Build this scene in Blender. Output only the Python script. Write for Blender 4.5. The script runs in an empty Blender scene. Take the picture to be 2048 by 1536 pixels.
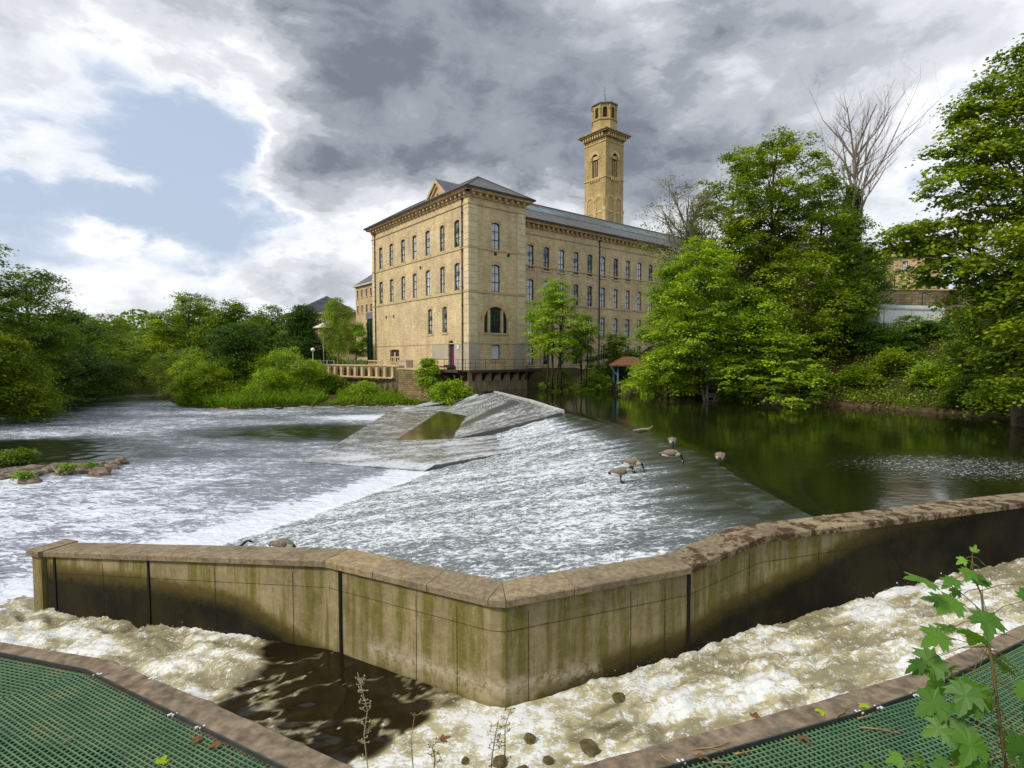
import bpy, math, random
import numpy as np
from math import radians, sin, cos, pi
from mathutils import Vector
random.seed(7); RNG=np.random.default_rng(11)
scene=bpy.context.scene; COL=scene.collection
# ------------------------------------------------------------------ camera
HC=3.1; FPX=1100.0; PITCH=math.atan(53/FPX)
cam=bpy.data.cameras.new('camera'); camo=bpy.data.objects.new('camera',cam); COL.objects.link(camo)
cam.sensor_width=36; cam.lens=36*FPX/2048; cam.clip_start=.05; cam.clip_end=6000
camo.location=(0,0,HC); camo.rotation_euler=(pi/2-PITCH,0,0); scene.camera=camo
scene.view_settings.view_transform='Standard'; scene.view_settings.look='None'
scene.view_settings.exposure=0.30; scene.view_settings.gamma=1
scene.cycles.max_bounces=7; scene.cycles.transparent_max_bounces=8
def ray(px,py):
    u=(px-1024)/FPX; v=(768-py)/FPX
    return Vector((u,cos(PITCH)+v*sin(PITCH),-sin(PITCH)+v*cos(PITCH)))
def onz(px,py,z):
    r=ray(px,py); t=(z-HC)/r.z; return Vector((r.x*t,r.y*t,z))
def ond(px,py,D):
    r=ray(px,py); t=D/r.y; return Vector((r.x*t,D,HC+r.z*t))
# ------------------------------------------------------------------ sun + sky
SUN_EL=radians(42); SUN_AZ=radians(238)      # azimuth clockwise from +Y
sd=Vector((sin(SUN_AZ)*cos(SUN_EL),cos(SUN_AZ)*cos(SUN_EL),sin(SUN_EL)))
sl=bpy.data.lights.new('sun','SUN'); sl.energy=2.3; sl.angle=radians(9); sl.color=(1,.93,.82)
so=bpy.data.objects.new('sun',sl); COL.objects.link(so); so.rotation_euler=sd.to_track_quat('Z','Y').to_euler()
w=bpy.data.worlds.new('World'); scene.world=w; w.use_nodes=True
nt=w.node_tree; nt.nodes.clear()
def nd(nt,t,**k):
    n=nt.nodes.new(t)
    for a,b in k.items():
        if a.startswith('i_'):
            key=a[2:]; n.inputs[int(key) if key.isdigit() else key.replace('_',' ')].default_value=b
        else: setattr(n,a,b)
    return n
def ln(nt,a,b): nt.links.new(a,b)
def mathn(nt,op,a,b=None,c=None,clamp=False):
    n=nt.nodes.new('ShaderNodeMath'); n.operation=op; n.use_clamp=clamp
    for i,v in enumerate((a,b,c)):
        if v is None: continue
        if isinstance(v,(int,float)): n.inputs[i].default_value=v
        else: nt.links.new(v,n.inputs[i])
    return n.outputs[0]
def rampn(nt,fac,stops,interp='LINEAR'):
    n=nt.nodes.new('ShaderNodeValToRGB'); cr=n.color_ramp; cr.interpolation=interp
    while len(cr.elements)<len(stops): cr.elements.new(.5)
    for e,(p,c) in zip(cr.elements,stops):
        e.position=p; e.color=(*c,1) if len(c)==3 else c
    nt.links.new(fac,n.inputs[0]); return n.outputs[0]
def mixc(nt,f,a,b,mode='MIX'):
    n=nt.nodes.new('ShaderNodeMix'); n.data_type='RGBA'; n.blend_type=mode
    for i,v in ((0,f),(6,a),(7,b)):
        if isinstance(v,(int,float)): n.inputs[i].default_value=v
        elif isinstance(v,tuple): n.inputs[i].default_value=(*v,1) if len(v)==3 else v
        else: nt.links.new(v,n.inputs[i])
    return n.outputs[2]
def smooth(nt,v,a,b):
    n=nt.nodes.new('ShaderNodeMapRange'); n.interpolation_type='SMOOTHSTEP'
    nt.links.new(v,n.inputs[0]); n.inputs[1].default_value=a; n.inputs[2].default_value=b
    return n.outputs[0]
def noisen(nt,vec,scale,detail=4,rough=.55,dist=0,lac=2.0):
    n=nd(nt,'ShaderNodeTexNoise'); n.inputs['Scale'].default_value=scale; n.inputs['Detail'].default_value=detail
    n.inputs['Roughness'].default_value=rough; n.inputs['Distortion'].default_value=dist; n.inputs['Lacunarity'].default_value=lac
    if vec is not None: nt.links.new(vec,n.inputs['Vector'])
    return n
tc=nd(nt,'ShaderNodeTexCoord'); D=tc.outputs['Generated']
sky=nd(nt,'ShaderNodeTexSky'); sky.sky_type='NISHITA'; sky.sun_disc=False
sky.sun_elevation=SUN_EL; sky.sun_rotation=SUN_AZ; sky.air_density=1.2; sky.dust_density=2.5
# flattened direction: clouds get finer toward the horizon
mp=nd(nt,'ShaderNodeMapping'); mp.inputs['Scale'].default_value=(1,1,1.9); ln(nt,D,mp.inputs[0])
warp=noisen(nt,mp.outputs[0],2.6,4,.6)
va=nd(nt,'ShaderNodeVectorMath',operation='MULTIPLY_ADD'); ln(nt,warp.outputs['Color'],va.inputs[0]); va.inputs[1].default_value=(.16,.16,.16); ln(nt,mp.outputs[0],va.inputs[2])
big=noisen(nt,va.outputs[0],2.3,9,.58); fine=noisen(nt,va.outputs[0],9.0,8,.6); mid=noisen(nt,va.outputs[0],4.2,6,.6)
def blob(px,py,rad,wt,flat=1.0,soft=0.0):
    r=ray(px,py).normalized()
    s=nd(nt,'ShaderNodeVectorMath',operation='SUBTRACT'); ln(nt,wv,s.inputs[0]); s.inputs[1].default_value=tuple(r)
    q=nd(nt,'ShaderNodeVectorMath',operation='MULTIPLY'); ln(nt,s.outputs[0],q.inputs[0]); q.inputs[1].default_value=(1/rad,1/rad,flat/rad)
    l=nd(nt,'ShaderNodeVectorMath',operation='LENGTH'); ln(nt,q.outputs[0],l.inputs[0])
    m=nd(nt,'ShaderNodeMapRange'); m.interpolation_type='SMOOTHSTEP'; ln(nt,l.outputs['Value'],m.inputs[0])
    m.inputs[1].default_value=soft; m.inputs[2].default_value=1.0+soft; m.inputs[3].default_value=wt; m.inputs[4].default_value=0
    return m.outputs[0]
wv0=nd(nt,'ShaderNodeVectorMath',operation='MULTIPLY_ADD'); ln(nt,warp.outputs['Color'],wv0.inputs[0]); wv0.inputs[1].default_value=(.10,.10,.10); ln(nt,D,wv0.inputs[2])
wv1=nd(nt,'ShaderNodeVectorMath',operation='ADD'); ln(nt,wv0.outputs[0],wv1.inputs[0]); wv1.inputs[1].default_value=(-.05,-.05,-.05)
fw=nd(nt,'ShaderNodeVectorMath',operation='MULTIPLY_ADD'); ln(nt,fine.outputs['Color'],fw.inputs[0]); fw.inputs[1].default_value=(.13,.13,.13); ln(nt,wv1.outputs[0],fw.inputs[2])
fw2=nd(nt,'ShaderNodeVectorMath',operation='ADD'); ln(nt,fw.outputs[0],fw2.inputs[0]); fw2.inputs[1].default_value=(-.065,-.065,-.065)
wv=fw2.outputs[0]
def addall(l):
    o=l[0]
    for x in l[1:]: o=mathn(nt,'ADD',o,x)
    return o
# how thick the cloud is in each part of the sky
dens=addall([mathn(nt,'MULTIPLY_ADD',big.outputs['Fac'],1.0,.03),
  blob(890,50,.31,.33,1.1),blob(1030,200,.23,.31,1.1),blob(760,160,.18,.22,1.0),blob(700,40,.2,.12,1),blob(1180,270,.13,.22,1),blob(1450,40,.50,.12,1.3),blob(1800,40,.50,.09,1.4),
  blob(610,330,.17,.26,1.3),blob(520,60,.30,.12,1),blob(250,60,.40,.16,1.6),blob(230,480,.18,.34,2.4),blob(120,320,.17,.20,3),blob(270,360,.09,.16,2.5),
  blob(650,545,.19,.22,2.2),blob(820,350,.2,.16,1.2),blob(1120,370,.2,.14,1),blob(1520,250,.34,.14,1),blob(240,590,.16,.17,3),blob(430,560,.12,.15,3),blob(1320,340,.26,.14,1.5),blob(60,60,.3,.1,1),blob(1950,350,.3,.14,1),
  blob(200,230,.28,-.17,1.2),blob(400,450,.20,-.20,1),blob(60,420,.20,-.13,1.5),blob(330,330,.16,-.08,1),blob(430,250,.10,-.16),blob(900,480,.18,-.06)])
cover=smooth(nt,dens,.40,.64)
thick=addall([mathn(nt,'MINIMUM',dens,.93),mathn(nt,'MULTIPLY',mathn(nt,'SUBTRACT',fine.outputs['Fac'],.5),.36),mathn(nt,'MULTIPLY',mathn(nt,'SUBTRACT',mid.outputs['Fac'],.5),.42)])
ccol=rampn(nt,thick,[(.40,(.60,.66,.76)),(.56,(.86,.87,.90)),(.68,(.62,.64,.68)),(.79,(.43,.455,.50)),(.89,(.28,.31,.355)),(1.0,(.165,.19,.23))],'EASE')
skyb=mixc(nt,.82,sky.outputs[0],(4.4,5.25,6.7))     # hazy pale blue between clouds
skyl=nd(nt,'ShaderNodeVectorMath',operation='SCALE'); ln(nt,ccol,skyl.inputs[0]); skyl.inputs['Scale'].default_value=10.0
col=mixc(nt,cover,skyb,skyl.outputs[0])
bg=nd(nt,'ShaderNodeBackground'); ln(nt,col,bg.inputs[0]); bg.inputs[1].default_value=.1
wo=nd(nt,'ShaderNodeOutputWorld'); ln(nt,bg.outputs[0],wo.inputs[0])
# ------------------------------------------------------------------ numeric noise
_P=np.random.default_rng(3).permutation(512); _P=np.concatenate([_P,_P])
_G=np.array([(cos(a),sin(a)) for a in np.linspace(0,2*pi,64,endpoint=False)])
def perlin(x,y):
    x=np.asarray(x,float); y=np.asarray(y,float)
    xi=np.floor(x).astype(int); yi=np.floor(y).astype(int); xf=x-xi; yf=y-yi
    u=xf**3*(xf*(xf*6-15)+10); v=yf**3*(yf*(yf*6-15)+10)
    def g(i,j,dx,dy):
        h=_P[(_P[(xi+i)&511]+yi+j)&511]&63; gg=_G[h]; return gg[...,0]*dx+gg[...,1]*dy
    a=g(0,0,xf,yf);b=g(1,0,xf-1,yf);c=g(0,1,xf,yf-1);d=g(1,1,xf-1,yf-1)
    return (a+(b-a)*u+(c-a)*v+(a-b-c+d)*u*v)*1.5
def fbm(x,y,o=4,g=.5):
    s=0;a=1;t=0
    for i in range(o):
        s=s+a*perlin(x*2**i+i*17.3,y*2**i+i*9.1); t+=a; a*=g
    return s/t
def sst(a,b,x): t=np.clip((x-a)/(b-a),0,1); return t*t*(3-2*t)
def inpoly(x,y,poly):
    r=np.zeros(x.shape,bool); n=len(poly)
    for i in range(n):
        x1,y1=poly[i][:2]; x2,y2=poly[(i+1)%n][:2]
        if y1==y2: continue
        c=((y1>y)!=(y2>y))&(x<(x2-x1)*(y-y1)/(y2-y1)+x1); r^=c
    return r
def pdist(x,y,poly,closed=True):
    d=np.full(x.shape,1e9); n=len(poly)
    for i in range(n if closed else n-1):
        ax,ay=poly[i][:2]; bx,by=poly[(i+1)%n][:2]; vx,vy=bx-ax,by-ay; L=vx*vx+vy*vy+1e-12
        t=np.clip(((x-ax)*vx+(y-ay)*vy)/L,0,1); d=np.minimum(d,np.hypot(x-ax-t*vx,y-ay-t*vy))
    return d
# ------------------------------------------------------------------ object helpers
def tag(o,label=None,cat=None,group=None,kind=None):
    for k,v in (('label',label),('category',cat),('group',group),('kind',kind)):
        if v: o[k]=v
    return o
def empty(name,loc=(0,0,0),rz=0,label=None,cat=None,group=None,parent=None):
    o=bpy.data.objects.new(name,None); COL.objects.link(o); o.location=loc; o.rotation_euler=(0,0,rz)
    if parent: o.parent=parent
    return tag(o,label,cat,group)
def mesh(name,V,F,mats,parent=None,mi=None,smooth_=False,uv=None,fattr=None,vattr=None):
    """V Nx3, F: MxK int array or list of tuples"""
    me=bpy.data.meshes.new(name); V=np.asarray(V,np.float32).reshape(-1,3)
    if isinstance(F,np.ndarray):
        M,K=F.shape; loops=F.ravel().astype(np.int32); st=np.arange(0,M*K,K,dtype=np.int32); tot=np.full(M,K,np.int32)
    else:
        M=len(F); tot=np.array([len(f) for f in F],np.int32); loops=np.array([i for f in F for i in f],np.int32)
        st=np.concatenate([[0],np.cumsum(tot)[:-1]]).astype(np.int32)
    me.vertices.add(len(V)); me.vertices.foreach_set('co',V.ravel())
    me.loops.add(len(loops)); me.loops.foreach_set('vertex_index',loops)
    me.polygons.add(M); me.polygons.foreach_set('loop_start',st)
    try: me.polygons.foreach_set('loop_total',tot)
    except Exception: pass
    if not isinstance(mats,(list,tuple)): mats=[mats]
    for m in mats: me.materials.append(m)
    if mi is not None: me.polygons.foreach_set('material_index',np.asarray(mi,np.int32))
    me.polygons.foreach_set('use_smooth',np.full(M,bool(smooth_)))
    me.update(calc_edges=True)
    if uv is not None:
        l=me.uv_layers.new(name='UVMap'); l.data.foreach_set('uv',np.asarray(uv,np.float32).ravel())
    for d,dom in ((fattr,'FACE'),(vattr,'POINT')):
        if d:
            for k,a in d.items():
                at=me.attributes.new(k,'FLOAT',dom); at.data.foreach_set('value',np.asarray(a,np.float32))
    me.validate()
    o=bpy.data.objects.new(name,me); COL.objects.link(o)
    if parent: o.parent=parent
    return o
class MB:
    def __init__(s): s.V=[];s.F=[];s.M=[];s.UV=[];s.hasuv=False
    def add(s,vs,fs,m=0,uvs=None):
        b=len(s.V); s.V+= [tuple(v) for v in vs]
        for i,f in enumerate(fs):
            s.F.append(tuple(b+j for j in f)); s.M.append(m)
            if uvs: s.UV+= [tuple(uvs[j]) for j in f]; s.hasuv=True
            else: s.UV+= [(vs[j][0]+vs[j][1],vs[j][2]) for j in f]
        return s
    def box(s,c,sz,X=(1,0,0),Y=(0,1,0),Zd=(0,0,1),m=0,bev=0):
        c=Vector(c);X=Vector(X);Y=Vector(Y);Zd=Vector(Zd); hx,hy,hz=[a/2 for a in sz]
        vs=[c+X*(a*hx)+Y*(b*hy)+Zd*(e*hz) for e in(-1,1) for a,b in((-1,-1),(1,-1),(1,1),(-1,1))]
        return s.add(vs,[(3,2,1,0),(4,5,6,7),(0,1,5,4),(1,2,6,5),(2,3,7,6),(3,0,4,7)],m)
    def tube(s,pts,rad,n=6,m=0,cap=True):
        pts=[Vector(p) for p in pts]
        if isinstance(rad,(int,float)): rad=[rad]*len(pts)
        vs=[];ref=None
        for i,p in enumerate(pts):
            d=(pts[min(i+1,len(pts)-1)]-pts[max(i-1,0)])
            d=d.normalized() if d.length>1e-9 else Vector((0,0,1))
            a=Vector((1,0,0)) if abs(d.x)<.8 else Vector((0,1,0))
            if ref is None: ref=a
            x=(ref-d*ref.dot(d))
            if x.length<1e-3: x=(a-d*a.dot(d))
            x.normalize(); ref=x; y=d.cross(x); r=rad[i]
            rx,ry=(r if isinstance(r,tuple) else (r,r))
            vs+=[p+x*(cos(2*pi*k/n)*rx)+y*(sin(2*pi*k/n)*ry) for k in range(n)]
        fs=[(i*n+k,i*n+(k+1)%n,(i+1)*n+(k+1)%n,(i+1)*n+k) for i in range(len(pts)-1) for k in range(n)]
        if cap: fs+=[tuple(range(n-1,-1,-1)),tuple((len(pts)-1)*n+k for k in range(n))]
        return s.add(vs,fs,m)
    def sphere(s,c,r,n=10,m=0,sc=(1,1,1)):
        c=Vector(c); vs=[];fs=[]
        h=n//2
        for i in range(h+1):
            a=pi*i/h
            for k in range(n): vs.append(c+Vector((r*sc[0]*sin(a)*cos(2*pi*k/n),r*sc[1]*sin(a)*sin(2*pi*k/n),r*sc[2]*cos(a))))
        for i in range(h):
            for k in range(n): fs.append((i*n+k,(i+1)*n+k,(i+1)*n+(k+1)%n,i*n+(k+1)%n))
        return s.add(vs,fs,m)
    def build(s,name,mats,parent=None,smooth_=False,**k):
        return mesh(name,np.array([tuple(v) for v in s.V]),s.F,mats,parent,mi=s.M,smooth_=smooth_,uv=s.UV,**k)
# ------------------------------------------------------------------ materials
def newmat(name,base=(.5,.5,.5),rough=.8,spec=.3,metal=0):
    m=bpy.data.materials.new(name); m.use_nodes=True; nt=m.node_tree; b=nt.nodes['Principled BSDF']
    b.inputs['Base Color'].default_value=(*base,1); b.inputs['Roughness'].default_value=rough
    b.inputs['Specular IOR Level'].default_value=spec; b.inputs['Metallic'].default_value=metal
    return m,nt,b
def bump(nt,b,h,strength=.5,dist=.02):
    n=nd(nt,'ShaderNodeBump'); n.inputs['Strength'].default_value=strength; n.inputs['Distance'].default_value=dist
    ln(nt,h,n.inputs['Height']); ln(nt,n.outputs[0],b.inputs['Normal'])
def objco(nt,scale=(1,1,1)):
    t=nd(nt,'ShaderNodeTexCoord'); mp=nd(nt,'ShaderNodeMapping'); mp.inputs['Scale'].default_value=scale
    ln(nt,t.outputs['Object'],mp.inputs[0]); return mp.outputs[0]
def attr(nt,name): return nd(nt,'ShaderNodeAttribute',attribute_name=name).outputs['Fac']
def plain(name,base,rough=.7,spec=.3,metal=0,var=.25,scale=6):
    m,nt,b=newmat(name,base,rough,spec,metal)
    n=noisen(nt,objco(nt),scale,5); k=1-var
    c=rampn(nt,n.outputs['Fac'],[(.3,tuple(v*k for v in base)),(.7,tuple(min(1,v*(2-k)) for v in base))])
    ln(nt,c,b.inputs['Base Color']); return m
def brickmat(name,c1,c2,mortar,bw=.42,bh=.17,grime=.35,tint=None):
    m,nt,b=newmat(name,rough=.9,spec=.15)
    t=nd(nt,'ShaderNodeTexCoord'); br=nd(nt,'ShaderNodeTexBrick'); ln(nt,t.outputs['UV'],br.inputs['Vector'])
    br.inputs['Color1'].default_value=(*c1,1); br.inputs['Color2'].default_value=(*c2,1); br.inputs['Mortar'].default_value=(*mortar,1)
    br.inputs['Scale'].default_value=1; br.inputs['Brick Width'].default_value=bw; br.inputs['Row Height'].default_value=bh
    br.inputs['Mortar Size'].default_value=.018; br.inputs['Mortar Smooth'].default_value=.3; br.inputs['Bias'].default_value=0
    n=noisen(nt,t.outputs['UV'],.35,6,.6); n2=noisen(nt,t.outputs['UV'],3,5,.65)
    mp=nd(nt,'ShaderNodeMapping'); mp.inputs['Scale'].default_value=(1.1,.12,1); ln(nt,t.outputs['UV'],mp.inputs[0]); n3=noisen(nt,mp.outputs[0],1.5,5,.6)
    c=mixc(nt,1.0,br.outputs['Color'],rampn(nt,n.outputs['Fac'],[(.3,(1-grime,)*3),(.65,(1.08,1.06,1.02))]),'MULTIPLY')
    c=mixc(nt,.8,c,rampn(nt,n2.outputs['Fac'],[(.3,(.80,.78,.74)),(.7,(1.13,1.12,1.1))]),'MULTIPLY')
    c=mixc(nt,.6,c,rampn(nt,n3.outputs['Fac'],[(.32,(.72,.70,.66)),(.55,(1,1,1))]),'MULTIPLY')
    ln(nt,c,b.inputs['Base Color']); bump(nt,b,br.outputs['Fac'],-.5,.02); return m
BRICK=brickmat('mill_brick',(.78,.63,.38),(.66,.52,.305),(.47,.375,.225),grime=.28)
BRICKP=brickmat('rough_stone',(.68,.52,.30),(.57,.43,.24),(.38,.29,.17),.6,.26)
TOWER=brickmat('tower_stone',(.58,.435,.205),(.48,.36,.165),(.36,.28,.135),.5,.25,.3)
OLD=brickmat('weathered_stone',(.30,.235,.145),(.17,.14,.09),(.09,.075,.05),.7,.28,.55)
QUOIN=plain('quoin_stone',(.66,.54,.34),.85,.15,0,.16,1.2)
TRIM=plain('trim_stone',(.53,.39,.21),.85,.15,0,.25,1.5)
FRAME=plain('window_frame_paint',(.018,.018,.02),.4,.4)
WHITE=plain('blind_white',(.62,.66,.66),.6,.3,0,.08)
def glassmat():
    m,nt,b=newmat('window_glass',(.03,.035,.035),.04,.9)
    g=nd(nt,'ShaderNodeNewGeometry'); oi=nd(nt,'ShaderNodeObjectInfo')
    n=noisen(nt,objco(nt,(1,1,.7)),1.3,2); 
    s=mathn(nt,'ADD',n.outputs['Fac'],mathn(nt,'MULTIPLY',oi.outputs['Random'],.45))
    c=rampn(nt,s,[(.46,(.02,.026,.026)),(.54,(.12,.14,.14)),(.66,(.50,.53,.54)),(.95,(.72,.74,.74))])   # blinds, curtains and white reflections put into the glass colour
    ln(nt,c,b.inputs['Base Color']); bump(nt,b,n.outputs['Fac'],.08,.05); return m
GLASS=glassmat()
def slatemat(name,c=(.10,.095,.095)):
    m,nt,b=newmat(name,rough=.6,spec=.4); t=nd(nt,'ShaderNodeTexCoord'); br=nd(nt,'ShaderNodeTexBrick'); ln(nt,t.outputs['UV'],br.inputs['Vector'])
    for k,f in (('Color1',.85),('Color2',1.3),('Mortar',.4)): br.inputs[k].default_value=(*[v*f for v in c],1)
    br.inputs['Scale'].default_value=1; br.inputs['Brick Width'].default_value=.35; br.inputs['Row Height'].default_value=.25; br.inputs['Mortar Size'].default_value=.01
    n=noisen(nt,t.outputs['UV'],.6,5); cc=mixc(nt,.7,br.outputs['Color'],rampn(nt,n.outputs['Fac'],[(.3,(.7,.72,.7)),(.7,(1.3,1.25,1.15))]),'MULTIPLY')
    ln(nt,cc,b.inputs['Base Color']); bump(nt,b,br.outputs['Fac'],-.4,.02); return m
SLATE=slatemat('slate_roof'); SLATEB=slatemat('blue_slate',(.095,.10,.12))
COPPER=plain('green_skylight',(.055,.10,.09),.35,.5,0,.4,.4)
DARK=plain('iron_black',(.02,.02,.022),.5,.4); LEAD=plain('lead_grey',(.22,.25,.29),.5,.4)
HOLLOW_SHADE=plain('hollow_shade',(.045,.038,.03),.8)  # near-black fill painted for the shade inside openings and hollow cores
PIPE=plain('drain_pipe_brown',(.045,.035,.028),.5)
RENDERC=plain('grey_render',(.42,.37,.27),.9,.15,0,.15,.7)
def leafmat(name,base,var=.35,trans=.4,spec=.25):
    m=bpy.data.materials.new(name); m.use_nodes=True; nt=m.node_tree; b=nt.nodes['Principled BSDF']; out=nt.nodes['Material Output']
    v=attr(nt,'v'); y=tuple(min(1,a*bb) for a,bb in zip(base,(1.95,1.6,.9))); d=tuple(a*bb for a,bb in zip(base,(.38,.5,.6)))  # random leaf tones, spread widened to imitate sunlit and shaded leaves
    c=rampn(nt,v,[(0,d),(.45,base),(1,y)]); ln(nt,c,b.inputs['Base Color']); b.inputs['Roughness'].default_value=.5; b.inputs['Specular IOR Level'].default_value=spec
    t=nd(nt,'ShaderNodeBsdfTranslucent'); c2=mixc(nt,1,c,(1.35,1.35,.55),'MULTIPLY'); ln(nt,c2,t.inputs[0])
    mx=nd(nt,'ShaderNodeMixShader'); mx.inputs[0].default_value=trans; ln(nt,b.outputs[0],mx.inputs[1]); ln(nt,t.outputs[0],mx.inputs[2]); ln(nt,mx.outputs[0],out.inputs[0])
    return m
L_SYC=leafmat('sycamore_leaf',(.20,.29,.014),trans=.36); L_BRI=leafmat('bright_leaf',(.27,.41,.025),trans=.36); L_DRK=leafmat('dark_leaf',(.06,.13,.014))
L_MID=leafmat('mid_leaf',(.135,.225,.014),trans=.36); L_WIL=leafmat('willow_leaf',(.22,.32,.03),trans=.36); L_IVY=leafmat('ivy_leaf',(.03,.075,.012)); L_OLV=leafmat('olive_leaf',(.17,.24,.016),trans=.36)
L_GRS=leafmat('grass_blade',(.17,.31,.02)); L_BRN=leafmat('dry_leaf',(.12,.07,.035),trans=.15); L_FG=leafmat('maple_leaf',(.10,.24,.018),trans=.45,spec=.5)
BARK=plain('bark_grey',(.11,.085,.06),.9,.1,0,.5,5); BARKD=plain('bark_dark',(.05,.038,.026),.9,.1,0,.5,5); BARKP=plain('bark_pale',(.26,.22,.18),.9,.1,0,.35,5)
STEM=plain('stem_red_green',(.14,.10,.035),.6); ROCK=plain('river_rock',(.20,.155,.105),.85,.2,0,.55,3); ROCKM=plain('mossy_rock',(.11,.085,.025),.6,.4,0,.6,5)
TWIG=plain('dry_twig',(.32,.21,.11),.85,.1,0,.4,8)
def groundmat():
    m,nt,b=newmat('ground_soil',rough=.95,spec=.1); co=objco(nt); n=noisen(nt,co,.35,8,.65); n2=noisen(nt,co,4,6,.65)
    c=rampn(nt,n.outputs['Fac'],[(.35,(.05,.055,.012)),(.5,(.06,.045,.02)),(.62,(.045,.075,.012))])
    c=mixc(nt,.8,c,rampn(nt,n2.outputs['Fac'],[(.3,(.5,.5,.5)),(.7,(1.5,1.4,1.3))]),'MULTIPLY')
    ln(nt,c,b.inputs['Base Color']); bump(nt,b,n2.outputs['Fac'],.8,.08); return m
GROUND=groundmat()
def watermat(name,deep,foamc=(.78,.80,.82),rough=.06,bs=.35,bscale=(1,1,1),nscale=3.0,fineN=14,dist=.04,attrn='foam',foamtex=9,aer=None,fstretch=(1,1,1),soft=(-.08,.12)):
    m,nt,b=newmat(name,deep,rough,.5); b.inputs['IOR'].default_value=1.33
    co=objco(nt,bscale); f=attr(nt,attrn); cf=objco(nt,fstretch)
    n=noisen(nt,co,nscale,5,.6,.4); n2=noisen(nt,cf,foamtex,6,.7,.6); n3=noisen(nt,cf,foamtex*3.1,4,.7)
    tex=mathn(nt,'MULTIPLY_ADD',mathn(nt,'ADD',mathn(nt,'MULTIPLY',n2.outputs['Fac'],.6),mathn(nt,'MULTIPLY',n3.outputs['Fac'],.4)),2.0,-.5)
    a=mathn(nt,'SUBTRACT',mathn(nt,'ADD',f,tex),.95); mask=smooth(nt,a,*soft)
    dp=mixc(nt,smooth(nt,f,.08,.55),deep,aer) if aer else deep
    ln(nt,mixc(nt,mask,dp,foamc),b.inputs['Base Color'])
    rr=nd(nt,'ShaderNodeMapRange'); ln(nt,mask,rr.inputs[0]); rr.inputs[3].default_value=rough; rr.inputs[4].default_value=.55; ln(nt,rr.outputs[0],b.inputs['Roughness'])
    h=mathn(nt,'ADD',mathn(nt,'MULTIPLY',n.outputs['Fac'],1.0),mathn(nt,'MULTIPLY',mask,.25)); bump(nt,b,h,bs,dist)
    bn=[q for q in nt.nodes if q.bl_idname=='ShaderNodeBump'][0]; ln(nt,mathn(nt,'MINIMUM',mathn(nt,'MULTIPLY_ADD',f,bs*2.4,bs*.12),bs*1.2),bn.inputs['Strength'])
    return m
W_POOL=watermat('pool_water',(.012,.014,.004),rough=.03,bs=.5,bscale=(1,1.6,1),nscale=2.6,dist=.03)
W_RIV=watermat('river_water',(.016,.018,.010),(.74,.77,.84),rough=.08,bs=.8,bscale=(.8,1.7,1),nscale=2.6,dist=.16,foamtex=3.0,aer=(.30,.33,.38),fstretch=(.6,1.9,1))
W_WEIR=watermat('weir_water',(.03,.033,.018),(.76,.80,.81),rough=.12,bs=.8,bscale=(.6,1.5,1),nscale=7,dist=.06,foamtex=8,aer=(.17,.20,.20),fstretch=(.55,1.35,1))
W_PASS=watermat('rapid_water',(.014,.010,.004),(.78,.79,.76),rough=.08,bs=.5,nscale=9,dist=.03,foamtex=8,aer=(.56,.49,.27),fstretch=(1,1.2,1),soft=(-.12,.16))
def concmat(name,base,moss,wet=True,streak=True):
    m,nt,b=newmat(name,rough=.85,spec=.2); co=objco(nt); n=noisen(nt,co,1.1,8,.65); n2=noisen(nt,co,9,7,.7); st=noisen(nt,objco(nt,(3.2,3.2,.28)),1.6,6,.65)
    fl=noisen(nt,co,26,3,.7)
    c=rampn(nt,n.outputs['Fac'],[(.3,tuple(v*.72 for v in base)),(.7,tuple(v*1.2 for v in base))])
    c=mixc(nt,mathn(nt,'MULTIPLY',smooth(nt,st.outputs['Fac'],.40,.60),.85),c,moss)
    st2=noisen(nt,objco(nt,(5,5,.18)),2.3,5,.7); c=mixc(nt,mathn(nt,'MULTIPLY',smooth(nt,st2.outputs['Fac'],.56,.72),.75),c,tuple(v*.35 for v in base))
    c=mixc(nt,mathn(nt,'MULTIPLY',smooth(nt,fl.outputs['Fac'],.62,.72),.5),c,tuple(min(1,v*1.7) for v in base))
    c=mixc(nt,.7,c,rampn(nt,n2.outputs['Fac'],[(.3,(.65,.65,.65)),(.7,(1.25,1.25,1.25))]),'MULTIPLY')
    if wet:
        wv=attr(nt,'wet'); k=mathn(nt,'ADD',wv,mathn(nt,'MULTIPLY',mathn(nt,'SUBTRACT',n2.outputs['Fac'],.5),.5))
        c=mixc(nt,smooth(nt,k,.25,.55),c,(.10,.075,.018)); c=mixc(nt,smooth(nt,k,.45,1.0),c,mixc(nt,smooth(nt,n.outputs['Fac'],.4,.6),(.009,.008,.003),(.024,.021,.006)))
        ef=attr(nt,'salt'); c=mixc(nt,mathn(nt,'MULTIPLY',ef,smooth(nt,n2.outputs['Fac'],.35,.6)),c,(.50,.43,.30))
    ln(nt,c,b.inputs['Base Color']); bump(nt,b,mathn(nt,'ADD',n2.outputs['Fac'],mathn(nt,'MULTIPLY',fl.outputs['Fac'],.6)),.6,.015); return m
CONC=concmat('river_wall_concrete',(.34,.275,.145),(.15,.135,.022))
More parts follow.
